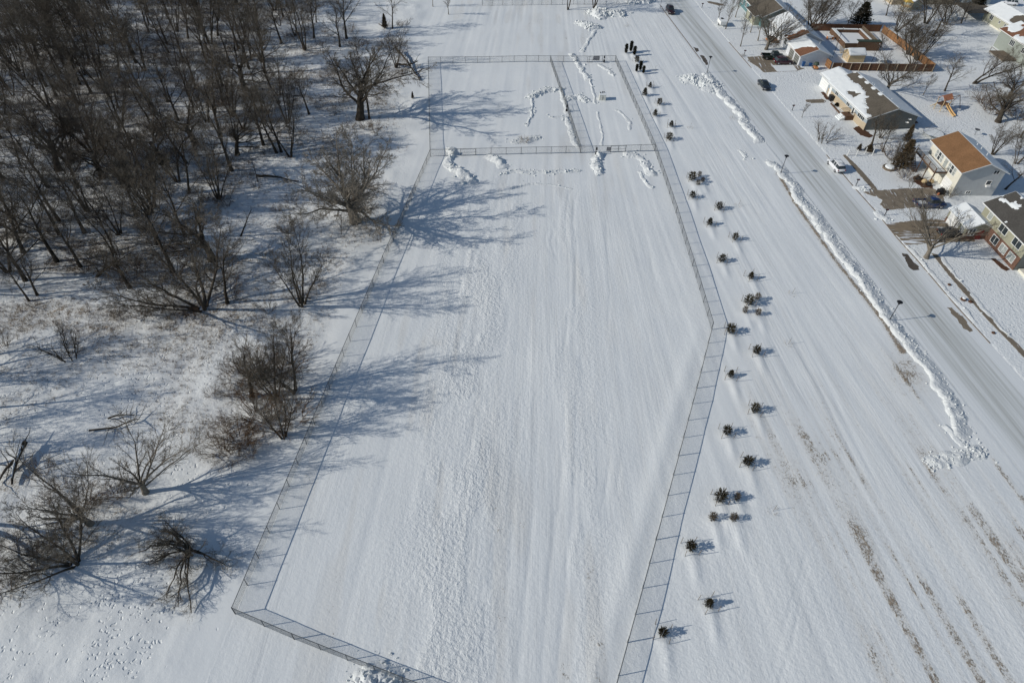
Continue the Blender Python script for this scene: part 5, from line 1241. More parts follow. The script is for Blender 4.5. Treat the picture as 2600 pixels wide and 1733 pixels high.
def vehicle(kind, p, ang, label, mat, cat='car', snow=None, name='parked_car'):
    x, y, z = G(*p); z = min(z, 0.0) if kind != 'road' else z
    if xl(y) < x < xr(y): z = -.02
    else: z = .03
    root = empty(name, (x, y, z), label, cat, None, ang)
    if kind in ('suv', 'sedan'):
        L = 4.75; hw = .93; bh = 1.02 if kind == 'suv' else .92; top = 1.72 if kind == 'suv' else 1.45
        st = [(-L / 2, .78, .45, .82), (-L / 2 + .12, .88, .33, bh), (-L / 2 + .8, hw, .28, bh + .02), (0, hw, .26, bh), (L / 2 - 1.25, hw, .27, bh - .03), (L / 2 - .35, .88, .3, bh - .14), (L / 2 - .06, .78, .36, bh - .28), (L / 2, .68, .45, bh - .38)]
        MB().loft([sect(*s) for s in st]).build('body', mat, root, True)
        if kind == 'suv': cb = [(-L / 2 + .18, .80, bh - .02, .62), (-L / 2 + .55, .68, top - .06, .66), (-L / 2 + .9, .67, top - .02, .67), (.35, .67, top, .67), (1.0, .76, bh - .02, .78)]
        else: cb = [(-L / 2 + .75, .78, bh - .02, 0), (-L / 2 + 1.35, .62, top - .06, 0), (-.35, .62, top, 0), (.25, .62, top - .04, 0), (1.05, .78, bh - .05, 0)]
        # glasshouse
        secs = []
        for (yy, wt, zt, _) in cb:
            wb = .86; secs.append([(-wb, yy, bh - .08), (wb, yy, bh - .08), (wt, yy, zt), (-wt, yy, zt)])
        MB().loft(secs).build('windows', M['glass'], root)
        a, b_ = (cb[1], cb[3])
        rf = MB(); secs = []
        for yy, ww, zt in ((a[0] - .12, a[1] - .02, a[2] - .02), (a[0] + .1, a[1] + .03, a[2] + .03), ((a[0] + b_[0]) / 2, a[1] + .05, top + .05), (b_[0], b_[1] + .03, b_[2] + .04), (b_[0] + .12, b_[1] - .02, b_[2] - .01)):
            secs.append([(-ww, yy, zt - .06), (ww, yy, zt - .06), (ww - .05, yy, zt), (-ww + .05, yy, zt)])
        rf.loft(secs).build('roof', mat, root, True)
        pl = MB()
        for s in (-1, 1):
            for yy in ((-L / 2 + 1.35, -.25) if kind == 'suv' else (-.85, .1)): pl.hexa([(s * .875, yy, bh - .1), (s * .875, yy + .1, bh - .1), (s * .85, yy + .1, bh - .1), (s * .85, yy, bh - .1), (s * .69, yy, top - .02), (s * .69, yy + .1, top - .02), (s * .665, yy + .1, top - .02), (s * .665, yy, top - .02)])
        pl.build('pillar', mat, root)
        wy = (L / 2 - .85, -L / 2 + .9)
        if kind == 'suv' :
            rk = MB()
            for s in (-.58, .58): rk.bar((s, -1.5, top + .11), (s, .3, top + .11), .02, 5)
            rk.build('roof_rack', M['rim'], root)
    elif kind == 'pickup':
        L = 5.7; hw = .98; bh = 1.15; top = 1.88
        st = [(-.35, hw, .45, bh), (.9, hw, .42, bh), (L / 2 - .9, hw, .42, bh), (L / 2 - .2, .93, .42, bh - .06), (L / 2, .85, .5, bh - .2)]
        MB().loft([sect(*s) for s in st]).build('body', mat, root, True)
        bd = MB(); y0_, y1_ = -L / 2, -.36
        bd.box(-hw, -hw + .12, y0_, y1_, .5, bh); bd.box(hw - .12, hw, y0_, y1_, .5, bh); bd.box(-hw + .121, hw - .121, y0_, y0_ + .1, .5, bh - .01); bd.box(-hw + .121, hw - .121, y0_ + .101, y1_, .5, .68)
        bd.build('cargo_bed', mat, root, bevel=.02)
        if snow: bs = MB(); bs.box(-.72, .72, y0_ + .25, y1_ - .25, .685, .86); bs.build('bed_snow', M['snow'], root, bevel=.07)
        secs = [[(-.9, yy, bh - .05), (.9, yy, bh - .05), (wt, yy, zt), (-wt, yy, zt)] for yy, wt, zt in ((-.4, .84, bh + .1), (-.25, .72, top - .04), (1.1, .72, top), (1.85, .84, bh))]
        MB().loft(secs).build('windows', M['glass'], root)
        secs = [[(-w_, yy, zt - .07), (w_, yy, zt - .07), (w_ - .05, yy, zt), (-w_ + .05, yy, zt)] for yy, w_, zt in ((-.3, .72, top - .02), (-.1, .75, top + .05), (1.0, .75, top + .05), (1.2, .7, top - .01))]
        MB().loft(secs).build('roof', mat, root, True)
        wy = (L / 2 - .95, -L / 2 + 1.15)
    for yy in wy:
        for s in (-1, 1): wheel(root, s * (hw - .12), yy, .37 if kind != 'pickup' else .41)
    for s in (-1, 1):
        MB().box(s * .62 - .16, s * .62 + .16, L / 2 - .14, L / 2 - .02 if kind != 'pickup' else L / 2 + .01, bh - .42, bh - .28).build('headlight', M['light'], root)
        MB().box(s * .74 - .1, s * .74 + .1, -L / 2 - .005, -L / 2 + .1, bh - .28, bh - .08).build('tail_light', M['tail'], root)
        MB().box(s * (hw + .01) + (0 if s > 0 else -.18), s * (hw + .01) + (.18 if s > 0 else 0), .85, .97, bh - .02, bh + .14).build('mirror', mat, root)
    MB().box(-.7, .7, -L / 2 - .05, -L / 2 + .06, .42, .58).build('bumper', M['rim'] if kind == 'pickup' else M['black'], root)
    MB().box(-.25, .25, -L / 2 - .062, -L / 2 - .052, .62, .76).build('number_plate', M['white'], root)
    if snow and kind != 'pickup': MB().box(-.5, .5, -1.1, .0, top + .06, top + .12).build('roof_snow', M['snow'], root, bevel=.04)
    return root
PW = carpaint('white_car_paint', (.72, .73, .74)); PB = carpaint('black_car_paint', (.012, .012, .014)); PG = carpaint('dark_green_paint', (.014, .022, .018)); PM = carpaint('maroon_paint', (.045, .008, .012)); PD = carpaint('dark_blue_grey_paint', (.02, .026, .034)); PBl = carpaint('blue_paint', (.012, .03, .10)); PDr = carpaint('dark_plum_paint', (.03, .012, .014))
vehicle('suv', (2120, 427), R_(8 ), 'white sport utility car parked at the east kerb of the street', PW, snow=True)
vehicle('sedan', (1939, 222), R_(188), 'dark rounded sedan parked on the street by the blue grey house lot', PD)
vehicle('suv', (1701, 32), R_(186), 'dark plum sport utility car on the west side of the street at the top', PDr)
vehicle('pickup', (1960, 150), R_(-88 ), 'dark green pickup truck on the first bare driveway', PG, cat='pickup')
vehicle('suv', (1987, 162), R_(-84), 'maroon compact car with roof rails beside the dark green pickup', PM)
vehicle('pickup', (2356, 524), R_(-86), 'blue pickup truck with snow in its bed by the brown roofed house', PBl, cat='pickup', snow=True)
vehicle('sedan', (2412, 597), R_(-84), 'black car in the shade before the olive house garage', PB)
vehicle('suv', (2560, 12), R_(70), 'white car at the top right corner behind the sage house', PW)
# trailer
x, y, z = G(1832, 64); r = empty('box_trailer', (x, y, .02), 'small white box trailer with a snowy top on the verge near the top', 'trailer', None, R_(6))
b = MB(); b.box(-.95, .95, -1.5, 1.5, .5, 1.35); b.build('box', M['white'], r, bevel=.05); b = MB(); b.box(-.97, .97, -1.5, 1.5, 1.36, 1.42); b.build('snow_cover', M['snow'], r, bevel=.03)
b = MB(); b.box(-.3, .3, .4, 1.0, 1.425, 1.62); b.build('roof_vent', M['black'], r); wheel(r, -.95, -.2, .32, .2); wheel(r, .95, -.2, .32, .2)
b = MB(); b.bar((0, 1.5, .5), (0, 2.5, .45), .05, 5); b.build('tow_bar', M['steel'], r)

# ------------------------------------------------------------------ houses
def gable(root, ox, oy, Wd, Ln, ez, rise, walls, roof, trim='white', oh=.45, name_suffix='', z0=0.0, ridge_along='y', snow=None, wallh=0):
    """box from (ox,oy), size Wd (x) by Ln (y); ridge along y at mid x. walls: dict side->mat for W,E,S,N"""
    x0_, x1_, y0_, y1_ = ox, ox + Wd, oy, oy + Ln; xm = ox + Wd / 2; e = ez; rz_ = ez + rise
    def wall(vs, mt): 
        b = MB(); n = len(vs)
        cx_ = sum(v[0] for v in vs) / n; cy_ = sum(v[1] for v in vs) / n
        nx_ = (ox + Wd / 2 - cx_); ny_ = (oy + Ln / 2 - cy_); l_ = math.hypot(nx_, ny_) or 1
        off = (nx_ / l_ * .15, ny_ / l_ * .15)
        b.add([tuple(v) for v in vs] + [(v[0] + off[0], v[1] + off[1], v[2]) for v in vs], [tuple(range(n)), tuple(range(n, 2 * n))[::-1]] + [(i, n + i, n + (i + 1) % n, (i + 1) % n) for i in range(n)])
        return b.build('wall', M[mt], root)
    # split storeys when a lower material is given
    for side, mt in walls.items():
        lo = z0
        if isinstance(mt, tuple): mt, low, hs = mt
        else: low = None
        def strip(z_a, z_b, m_, cap):
            if side == 'W': vs = [(x0_, y0_, z_a), (x0_, y0_, z_b), (x0_, y1_, z_b), (x0_, y1_, z_a)]
            elif side == 'E': vs = [(x1_, y0_, z_a), (x1_, y1_, z_a), (x1_, y1_, z_b), (x1_, y0_, z_b)]
            elif side == 'S': vs = [(x0_ + .16, y0_, z_a), (x1_ - .16, y0_, z_a), (x1_ - .16, y0_, z_b)] + ([(xm, y0_, rz_ - .05)] if cap else []) + [(x0_ + .16, y0_, z_b)]
            else: vs = [(x0_ + .16, y1_, z_a), (x0_ + .16, y1_, z_b)] + ([(xm, y1_, rz_ - .05)] if cap else []) + [(x1_ - .16, y1_, z_b), (x1_ - .16, y1_, z_a)]
            wall(vs, m_)
        if low: strip(z0 - .1, hs, low, False); strip(hs + .003, e, mt, side in 'SN')
        else: strip(z0 - .1, e, mt, side in 'SN')
    t = .16; sl = rise / (Wd / 2)
    for s in (-1, 1):
        b = MB(); xe = xm + s * (Wd / 2 + oh); ze = e - sl * oh
        pr = [(xm, rz_ + t), (xe, ze + t), (xe, ze), (xm, rz_)]
        V = [(q[0], y0_ - oh, q[1]) for q in pr] + [(q[0], y1_ + oh, q[1]) for q in pr]
        b.add(V, [(0, 1, 2, 3), (7, 6, 5, 4), (0, 4, 5, 1), (1, 5, 6, 2), (2, 6, 7, 3), (3, 7, 4, 0)]); b.build('roof', M[roof], root)
        g_ = MB(); g_.box(xe - (.02 if s < 0 else .10), xe + (.10 if s < 0 else .02), y0_ - oh, y1_ + oh, ze - .02, ze + .13) if False else g_.box(min(xe, xe + s * .1), max(xe, xe + s * .1), y0_ - oh, y1_ + oh, ze + .0, ze + .14)
        g_.build('gutter', M[trim], root)
        for yy in (y0_ - oh - .04, y1_ + oh):
            f_ = MB(); V = [(xm, yy, rz_ - .04), (xe, yy, ze - .04), (xe, yy, ze + t), (xm, yy, rz_ + t)]; V += [(a_, yy + .04, c_) for a_, _, c_ in V]
            f_.add(V, [(0, 1, 2, 3), (7, 6, 5, 4), (0, 4, 5, 1), (1, 5, 6, 2), (2, 6, 7, 3), (3, 7, 4, 0)]); f_.build('fascia', M[trim], root)
    if snow:
        for sd, fn, th in snow:     # sd -1 west slope, +1 east ; fn(u 0 eave..1 ridge, v 0 south..1 north)->bool
            roof_snow(root, xm, y0_ - oh, y1_ + oh, Wd / 2 + oh, rz_ + t, sl, sd, fn, th)
    return root
def roof_snow(root, xm, ya, yb, run, zr, sl, sd, fn, th=.09):
    nu = max(8, int(run / .17)); nv_ = max(8, int((yb - ya) / .17)); u = np.linspace(0, 1, nu + 1); v = np.linspace(0, 1, nv_ + 1)
    Ug, Vg = np.meshgrid(u, v, indexing='ij'); X_ = xm + sd * run * (1 - Ug); Y_ = ya + (yb - ya) * Vg
    m = fn(Ug, Vg, X_, Y_).astype(float); k = (m[:-1, :-1] + m[1:, :-1] + m[:-1, 1:] + m[1:, 1:]) / 4 >= .5
    # height: full inside, low at the rim
    near = m.copy()
    for a in (0, 1):
        near = np.minimum(near, np.minimum(np.roll(m, 1, a), np.roll(m, -1, a)))
    near[0, :] = 0; near[:, 0] = 0; near[:, -1] = 0
    Zt = zr - sl * run * (1 - Ug) + .012 + th * near * (.75 + .5 * vn(X_ / .7, Y_ / .7, 5))
    I = np.arange(X_.size).reshape(X_.shape); F = np.stack([I[:-1, :-1], I[1:, :-1], I[1:, 1:], I[:-1, 1:]], -1)[k]
    if len(F) == 0: return
    if sd < 0: F = F[:, ::-1]
    me = mesh_np('roof_snow', np.stack([X_, Y_, Zt], -1).reshape(-1, 3), F, M['roofsnow'], True); link(bpy.data.objects.new('roof_snow', me), root)
def window(root, side, a, b_, z, w, h, nx_=2, ny_=1, glass='glass', name='window', frame='white'):
    """side W/E/S ; a = wall plane coordinate, b_ = centre along wall"""
    fr = MB(); gl = MB(); t = .07
    def bx(bm, p0, p1, q0, q1, d0, d1):
        if side == 'W': bm.box(a - d1, a - d0, p0, p1, q0, q1)
        elif side == 'E': bm.box(a + d0, a + d1, p0, p1, q0, q1)
        elif side == 'S': bm.box(p0, p1, a - d1, a - d0, q0, q1)
        else: bm.box(p0, p1, a + d0, a + d1, q0, q1)
    p0, p1 = b_ - w / 2, b_ + w / 2
    bx(fr, p0 - t, p1 + t, z - t, z, .0, .07); bx(fr, p0 - t, p1 + t, z + h, z + h + t, .0, .07); bx(fr, p0 - t, p0, z, z + h, .0, .07); bx(fr, p1, p1 + t, z, z + h, .0, .07)
    for i in range(1, nx_): c = p0 + w * i / nx_; bx(fr, c - .035, c + .035, z, z + h, .0, .06)
    for i in range(1, ny_): c = z + h * i / ny_; bx(fr, p0, p1, c - .03, c + .03, .0, .058)
    f = fr.build(name, M[frame], root); bx(gl, p0, p1, z, z + h, .005, .03); gl.build('pane', M[glass], f)
def door(root, side, a, b_, w, h, mat, z=0.0, name='door'):
    d = MB(); k = MB()
    def bx(bm, p0, p1, q0, q1, d0, d1):
        if side == 'W': bm.box(a - d1, a - d0, p0, p1, q0, q1)
        elif side == 'E': bm.box(a + d0, a + d1, p0, p1, q0, q1)
        elif side == 'S': bm.box(p0, p1, a - d1, a - d0, q0, q1)
    bx(d, b_ - w / 2, b_ + w / 2, z, z + h, .0, .05); o = d.build(name, M[mat], root)
    if name == 'garage_door':
        for i in range(1, 4): bx(k, b_ - w / 2 + .02, b_ + w / 2 - .02, z + h * i / 4 - .02, z + h * i / 4 + .02, .05, .065)
        k.build('panel_seam', M['grey'], o)
    else: bx(k, b_ + w * .32, b_ + w * .4, z + .95, z + 1.05, .05, .1); k.build('handle', M['black'], o)
    return o
def vents(root, pts):
    for q in pts: b = MB(); b.lathe(q, [(.07, -.1), (.07, .4), (.1, .42), (.1, .48)], 8); b.build('roof_vent', M['white'], root)
nz = lambda sc, sd: (lambda X_, Y_: fbm(X_ / sc, Y_ / sc, 3, sd))

# H3: cream two storey house with a brown roof
h3 = empty('house', (82.6, 112.3, 0), 'two storey cream house with a bare brown roof and long front deck', 'house', None, R_(3.2))
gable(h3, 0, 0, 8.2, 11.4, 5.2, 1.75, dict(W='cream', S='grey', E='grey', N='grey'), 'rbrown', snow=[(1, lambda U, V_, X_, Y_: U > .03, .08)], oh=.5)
for yc in (3.0, 7.9):
    for k in (-1, 0, 1): window(h3, 'W', 0, yc + k * .95, 3.15, .78, 1.45, 1, 2, 'glass2' if k else 'glass')
window(h3, 'S', 0, 6.4, 4.75, 1.0, .7, 2, 1); window(h3, 'S', 0, 6.1, 2.5, .9, .8, 1, 1); window(h3, 'S', 0, 3.2, .5, .8, .5, 2, 1)
b = MB(); b.box(5.7, 6.5, -.5, -.08, 2.15, 2.5); b.build('air_conditioner', M['white'], h3, bevel=.02)
door(h3, 'W', 0, 2.4, 2.7, 2.2, 'white', 0, 'garage_door'); door(h3, 'W', 0, 4.8, .95, 2.1, 'cream'); door(h3, 'W', 0, 5.4, .95, 2.0, 'glass2', 2.9)
vents(h3, [(5.6, 3.5, 6.6), (6.3, 6.5, 6.2), (6.3, 8.0, 6.2)])
b = MB(); b.bar((6.8, 9.2, 5.6), (6.8, 9.2, 7.6), .02, 4)
for i in range(6): b.bar((6.8 - .5, 9.2, 6.6 + i * .16), (6.8 + .5, 9.2, 6.6 + i * .16), .012, 4)
b.build('antenna', M['white'], h3)
dk = h3   # deck belongs to the house
b = MB(); b.box(-2.6, -.02, 3.6, 11.6, 2.62, 2.78); b.build('deck_floor', M['deck'], h3)
b = MB(); b.box(-2.45, -.35, 3.75, 11.4, 2.785, 2.92); b.build('deck_snow', M['snow'], h3, bevel=.05)
for yy in (3.65, 6.2, 8.8, 11.5): MB().box(-2.56, -2.42, yy - .07, yy + .07, 0, 3.7).build('deck_post', M['deck'], h3)
b = MB(); b.box(-2.54, -2.46, 3.6, 11.55, 3.66, 3.72); b.box(-2.5, -.1, 3.62, 3.68, 3.66, 3.72); b.box(-2.53, -2.48, 3.6, 11.55, 2.9, 2.94)
for i in range(66): b.box(-2.515, -2.49, 3.7 + i * .12, 3.72 + i * .12, 2.94, 3.66)
for i in range(20): b.box(-2.45 + i * .12, -2.43 + i * .12, 3.64, 3.66, 2.8, 3.66)
b.build('railing', M['greywood'], h3)
b = MB()
for i in range(11): b.box(-3.5, -2.7, 11.2 - i * .28, 11.45 - i * .28, 2.5 - i * .24, 2.55 - i * .24)
b.bar((-3.55, 11.3, 2.5), (-3.55, 8.5, .1), .05, 4); b.bar((-2.68, 11.3, 2.5), (-2.68, 8.5, .1), .05, 4); b.bar((-3.55, 11.3, 3.4), (-3.55, 8.5, 1.0), .035, 4); b.build('stairs', M['deck'], h3)
# things under the deck
for i, (px, py) in enumerate(Z5((420, 290), (500, 330), (560, 370), (590, 330))):
    x, y, z = G(px, py); r = empty('stored_gear', (x, y, 0), ['dark stored gear under the left end of the deck', 'tan stored chair bundle under the deck', 'black stored bundle at the front of the deck', 'pale stored board under the deck'][i], 'stored item')
    b = MB(); b.lathe((0, 0, 0), [(.5, 0), (.55, .3), (.4, .6), (.1, .75)], 7); b.build('bundle', M['black' if i in (0, 2) else 'shedwall'], r)
    b = MB(); b.bar((-.4, 0, .1), (.5, .2, 1.0), .03, 5); b.bar((.3, -.3, 0), (-.2, .3, 1.1), .03, 5); b.build('frame', M['greywood'], r)
r = empty('patio_grill', G(*Z5((715, 480))[0]), 'covered dark grill and crate by the garage of the cream house', 'grill')
b = MB(); b.box(-.7, .7, -.45, .45, .05, .9); b.lathe((0, 0, .9), [(.5, 0), (.45, .25), (.1, .35)], 8); b.build('cover', M['black'], r, bevel=.05); b = MB(); b.box(-.8, -.5, -.6, -.46, 0, .5); b.build('crate', M['tarp'], r)

# H4: olive and brick two storey with garage wing
h4 = empty('house', (83.4, 89.9, 0), 'olive sided house with brick ground floor and a dark patchy snow roof at right edge', 'house', None, R_(5))
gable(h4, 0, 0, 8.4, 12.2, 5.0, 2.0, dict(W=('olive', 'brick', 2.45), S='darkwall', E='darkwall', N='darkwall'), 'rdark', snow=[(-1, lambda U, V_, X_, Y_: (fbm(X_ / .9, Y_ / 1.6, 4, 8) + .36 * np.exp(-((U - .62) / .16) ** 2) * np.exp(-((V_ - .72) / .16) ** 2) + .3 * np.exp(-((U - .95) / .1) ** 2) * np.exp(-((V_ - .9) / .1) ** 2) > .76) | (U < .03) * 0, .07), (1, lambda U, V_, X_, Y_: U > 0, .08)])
for yc, k in ((2.3, 2), (6.2, 2), (10.1, 1)): window(h4, 'W', 0, yc, 3.2, 1.0 * k, 1.3, k, 1, 'glass2' if k == 1 else 'glass')
for yc, gl in ((1.7, 'glass2'), (4.0, 'glass2'), (6.5, 'glass')): window(h4, 'W', 0, yc, .7, 1.6, 1.35, 2, 1, gl)
gable(h4, -4.2, 8.6, 4.5, 5.8, 2.5, 1.0, dict(W=('olive', 'brick', .9), S=('olive', 'brick', 1.6), N='olive'), 'rdark', oh=.3, snow=[(1, lambda U, V_, X_, Y_: U > -1, .1), (-1, lambda U, V_, X_, Y_: U > -1, .1)])
door(h4, 'W', -4.2, 12.3, 3.2, 2.15, 'white', 0, 'garage_door'); window(h4, 'W', -4.2, 9.6, .95, .8, 1.1, 2, 2, 'glass2')
window(h4, 'S', 8.6, -3.1, .9, 1.1, 1.3, 2, 1, 'glass'); door(h4, 'S', 8.6, -1.4, 1.0, 2.1, 'doorred')
vents(h4, [(5.5, 4, 6.4)])
b = MB(); b.box(.8, 3.2, -2.4, -.2, 0, .45); b.box(.6, 3.4, -3.0, -2.41, 0, .22); b.build('porch_step', M['cream'], h4)

# H2: blue grey and tan ranch
h2 = empty('house', (74.6, 137.3, 0), 'long ranch house with blue grey and tan front and half snowy dark roof', 'house', None, R_(9.3))
def h2snow(U, V_, X_, Y_):
    n_ = fbm(X_ / 1.3, Y_ / 1.3, 3, 14); edge = .60 + .16 * (V_ - .5) + .26 * (n_ - .5)
    m = (U < edge) & (V_ > .20 + .22 * (n_ - .5) + .30 * U * (U > .3)); m &= ~((np.hypot((U - .2) / .24, (V_ - .56) / .085) < .8 + 1.6 * (n_ - .5)))
    m |= (V_ > .93) & (V_ < .97) & (U > .9) * 0 > 0
    m |= (np.sin(Y_ * 2.15) > .35) & (U > .90) & (U < .985) & (V_ > .25)
    m |= (U < .16 + .2 * (n_ - .4)) & (V_ > .02)
    return m
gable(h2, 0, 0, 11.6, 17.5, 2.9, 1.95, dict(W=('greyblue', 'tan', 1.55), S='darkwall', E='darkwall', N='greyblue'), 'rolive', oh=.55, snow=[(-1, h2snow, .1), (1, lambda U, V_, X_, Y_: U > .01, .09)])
gable(h2, .4, 17.9, 7.6, 4.6, 2.7, 1.3, dict(W='greyblue', N='greyblue'), 'rolive', oh=.35, snow=[(-1, lambda U, V_, X_, Y_: U > .02, .12), (1, lambda U, V_, X_, Y_: U > .02, .12)])
door(h2, 'W', .4, 20.2, 3.6, 2.2, 'white', 0, 'garage_door')
for yc, k in ((13.6, 2), (8.3, 2)): window(h2, 'W', 0, yc, 1.6, .6 * k, 1.0, k, 1)
window(h2, 'W', 0, 2.4, 1.5, 2.6, 1.1, 4, 1); door(h2, 'W', 0, 5.7, 1.1, 2.2, 'white', .4); window(h2, 'W', -.05, 5.7, 1.0, .6, 1.4, 1, 1); door(h2, 'W', 0, 16.4, .95, 2.1, 'white', .1)
b = MB(); b.box(-1.9, -.02, 4.6, 6.9, .02, .9); b.build('porch', M['deck'], h2)
b = MB()
for i in range(4): b.box(-2.3 - i * .3, -2.02 - i * .3, 4.7, 6.7, 0, .78 - i * .18)
b.build('steps', M['roofsnow'], h2)
b = MB()
for yy in (4.62, 6.88):
    b.box(-1.9, -.05, yy - .03, yy + .03, 1.75, 1.82); b.bar((-1.9, yy, 1.8), (-3.2, yy, 1.0), .035, 4)
    for i in range(9): b.box(-1.88 + i * .22, -1.85 + i * .22, yy - .015, yy + .015, .9, 1.75)
    for i in range(3): b.bar((-3.1 + i * .45, yy, .1), (-3.1 + i * .45, yy, 1.05 + i * .27), .02, 4)
b.build('railing', M['deck'], h2)
vents(h2, [(6.6, 7.5, 4.5), (6.9, 11.5, 4.4), (7.0, 4.3, 4.4), (6.7, 12.1, 4.45)])
for q in ((9.5, -.5, 2.4), (9.2, -.55, 1.7)): b = MB(); b.lathe(q, [(.08, -.12), (.4, .05), (.36, .06), (.06, -.1)], 12); b.build('satellite_dish', M['white'], h2)
b = MB(); b.box(11.7, 13.7, 1.5, 12, .3, .45); b.build('back_deck', M['deck'], h2); b = MB(); b.box(11.9, 13.5, 7.5, 11.6, .455, .56); b.build('deck_snow', M['snow'], h2, bevel=.03)
r = empty('wheelie_bin', G(*Z22((465, 705))[0]), 'black wheeled bin before the white garage door of the ranch house', 'bin')
b = MB(); b.hexa([(-.45, -.5, .05), (.45, -.5, .05), (.45, .5, .05), (-.45, .5, .05), (-.55, -.6, 1.1), (.55, -.6, 1.1), (.55, .6, 1.1), (-.55, .6, 1.1)]); b.build('body', M['black'], r); b = MB(); b.box(-.6, .6, -.65, .65, 1.1, 1.18); b.build('lid', M['black'], r, bevel=.03)
# raised timber bed edging along the house front
r = empty('bed_edging', (72.5, 145, 0), 'brown timber edging around the long front bed of the ranch house', 'garden edging')
A_, B_ = at(*Z22((465, 765))[0]), at(*Z22((710, 1040))[0]); b = MB(); b.bar((A_[0] - 72.5, A_[1] - 145, .12), (B_[0] - 72.5, B_[1] - 145, .12), .16, 4); b.build('timber', M['deck'], r)

# H1: white house with double garage
h1 = empty('house', (69.4, 170.2, 0), 'white house with an attached double garage and snow slabs on brown roofs', 'house', None, R_(6.5))
gable(h1, 0, 0, 7.8, 8.3, 2.6, 1.5, dict(W='whitewall', S='whitewall', E='whitewall'), 'rred', snow=[(-1, lambda U, V_, X_, Y_: V_ > .42 + .30 * (fbm(X_ / 1.2, Y_ / 1.2, 3, 3) - .3) - .25 * U, .12), (1, lambda U, V_, X_, Y_: U > .01, .09)])
for yc in (1.9, 5.2): door(h1, 'W', 0, yc, 2.5, 2.2, 'darkwall', 0, 'garage_door')
gable(h1, .6, 8.9, 8.6, 14.2, 2.9, 1.9, dict(W='whitewall', S='whitewall', E='whitewall', N='whitewall'), 'rred', snow=[(-1, lambda U, V_, X_, Y_: (V_ > .12 + .25 * (fbm(X_ / 1.2, Y_ / 1.2, 3, 5) - .3)), .12), (1, lambda U, V_, X_, Y_: U > .01, .09)])
for yc in (11.2, 14.5, 19.5): window(h1, 'W', .6, yc, 1.0, 1.4, 1.3, 2, 1)
door(h1, 'W', .6, 16.8, .95, 2.1, 'darkwall'); b = MB(); b.box(-1.4, .5, 14.5, 18.5, 0, .4); b.build('porch', M['deck'], h1)
b = MB(); b.box(-2.1, -1.42, 15.2, 17.6, 0, .2); b.build('steps', M['orange'], h1); vents(h1, [(6, 4, 3.9), (6.5, 15, 4.6)])
for p, mt, lab in ((Z1((1262, 1130))[0], 'bluebin', 'tall blue bin at the garage corner of the white house'), (Z1((1385, 1130))[0], 'bluebin', 'low blue bin right of the tall one')):
    r = empty('wheelie_bin', G(*p), lab, 'bin'); hh = 1.1 if 'tall' in lab[:6] else .7
    b = MB(); b.hexa([(-.25, -.3, .05), (.25, -.3, .05), (.25, .3, .05), (-.25, .3, .05), (-.33, -.38, hh), (.33, -.38, hh), (.33, .38, hh), (-.33, .38, hh)]); b.build('body', M[mt], r); b = MB(); b.box(-.36, .36, -.42, .42, hh, hh + .07); b.build('lid', M[mt], r, bevel=.02)
r = empty('riding_mower', G(*Z1((1475, 1175))[0]), 'orange yard machine under a dark green cover beside the white garage', 'mower')
b = MB(); b.box(-.5, .5, -.8, .5, .25, .65); b.build('body', M['orange'], r, bevel=.08); b = MB(); b.lathe((0, .1, 1.0), [(.65, 0), (.7, .15), (.5, .55), (.1, .7)], 9); b.build('canopy', M['darkgreen'], r)
for s in (-1, 1): wheel(r, s * .5, -.5, .22, .18); wheel(r, s * .5, .35, .28, .2)

# H0: long olive roofed house with teal wall at the top
h0 = empty('house', (65.9, 195.6, 0), 'long house with teal and beige front and dark olive roof at the top', 'house', None, R_(7))
gable(h0, 0, 0, 9.5, 18, 2.9, 2.1, dict(W='teal', S='greygreen', E='greygreen'), 'rolive', snow=[(1, lambda U, V_, X_, Y_: U > .01, .1), (-1, lambda U, V_, X_, Y_: (U < .1) & (V_ > .82), .08)])
gable(h0, -1.6, 1.5, 5, 6.5, 2.4, .8, dict(W='sage', S='sage', N='sage'), 'rolive', oh=.3)
for yc in (10, 13, 16): window(h0, 'W', 0, yc, 1.0, 1.0, 1.1, 2, 1)
window(h0, 'W', -1.6, 4.5, .8, 1.4, 1.2, 2, 1); door(h0, 'W', 0, 8.8, 1, 2.1, 'white')

# H5/H6: far right
h5 = empty('house', (134.6, 198.2, 0), 'sage green bungalow with mostly snowy roof at upper right', 'house', None, R_(7))
gable(h5, 0, -4.5, 7.5, 14.5, 3.0, 1.7, dict(W='sage', S='greygreen', N='sage', E='sage'), 'rolive', snow=[(-1, lambda U, V_, X_, Y_: ~((np.hypot((U - .55) / .5, (V_ - .25) / .2) < .8 + .5 * (fbm(X_ / 1.2, Y_ / 1.2, 3, 6) - .5))), .1), (1, lambda U, V_, X_, Y_: U > -1, .1)])
window(h5, 'W', 0, 6.5, 1.3, 1.3, 1.2, 2, 1); window(h5, 'W', 0, 2.8, 1.6, .6, .7, 2, 1); window(h5, 'W', 0, .2, 1.4, .8, .9, 2, 1); door(h5, 'S', -4.5, 2.0, 1.0, 2.1, 'white')
b = MB(); b.box(-.06, 0, -4.3, 9.8, -.1, .35); b.build('foundation', M['cream'], h5)
h6 = empty('house', (128.8, 174.2, 0), 'grey green house below the sage bungalow with a patchy snow roof', 'house', None, R_(5))
gable(h6, 0, -2, 9.0, 16.5, 4.4, 1.8, dict(W='greygreen', S='greygreen', N='greygreen', E='greygreen'), 'rred', snow=[(-1, lambda U, V_, X_, Y_: fbm(X_ / 2.0, Y_ / 2.0, 3, 16) > .47, .09), (1, lambda U, V_, X_, Y_: U > -1, .1)])
window(h6, 'W', 0, 8.5, 2.4, 1.8, 1.3, 3, 1); window(h6, 'W', 0, 3.6, 2.4, 1.2, 1.2, 2, 1); window(h6, 'W', 0, 0, 1.2, 1.4, 1.2, 2, 1)
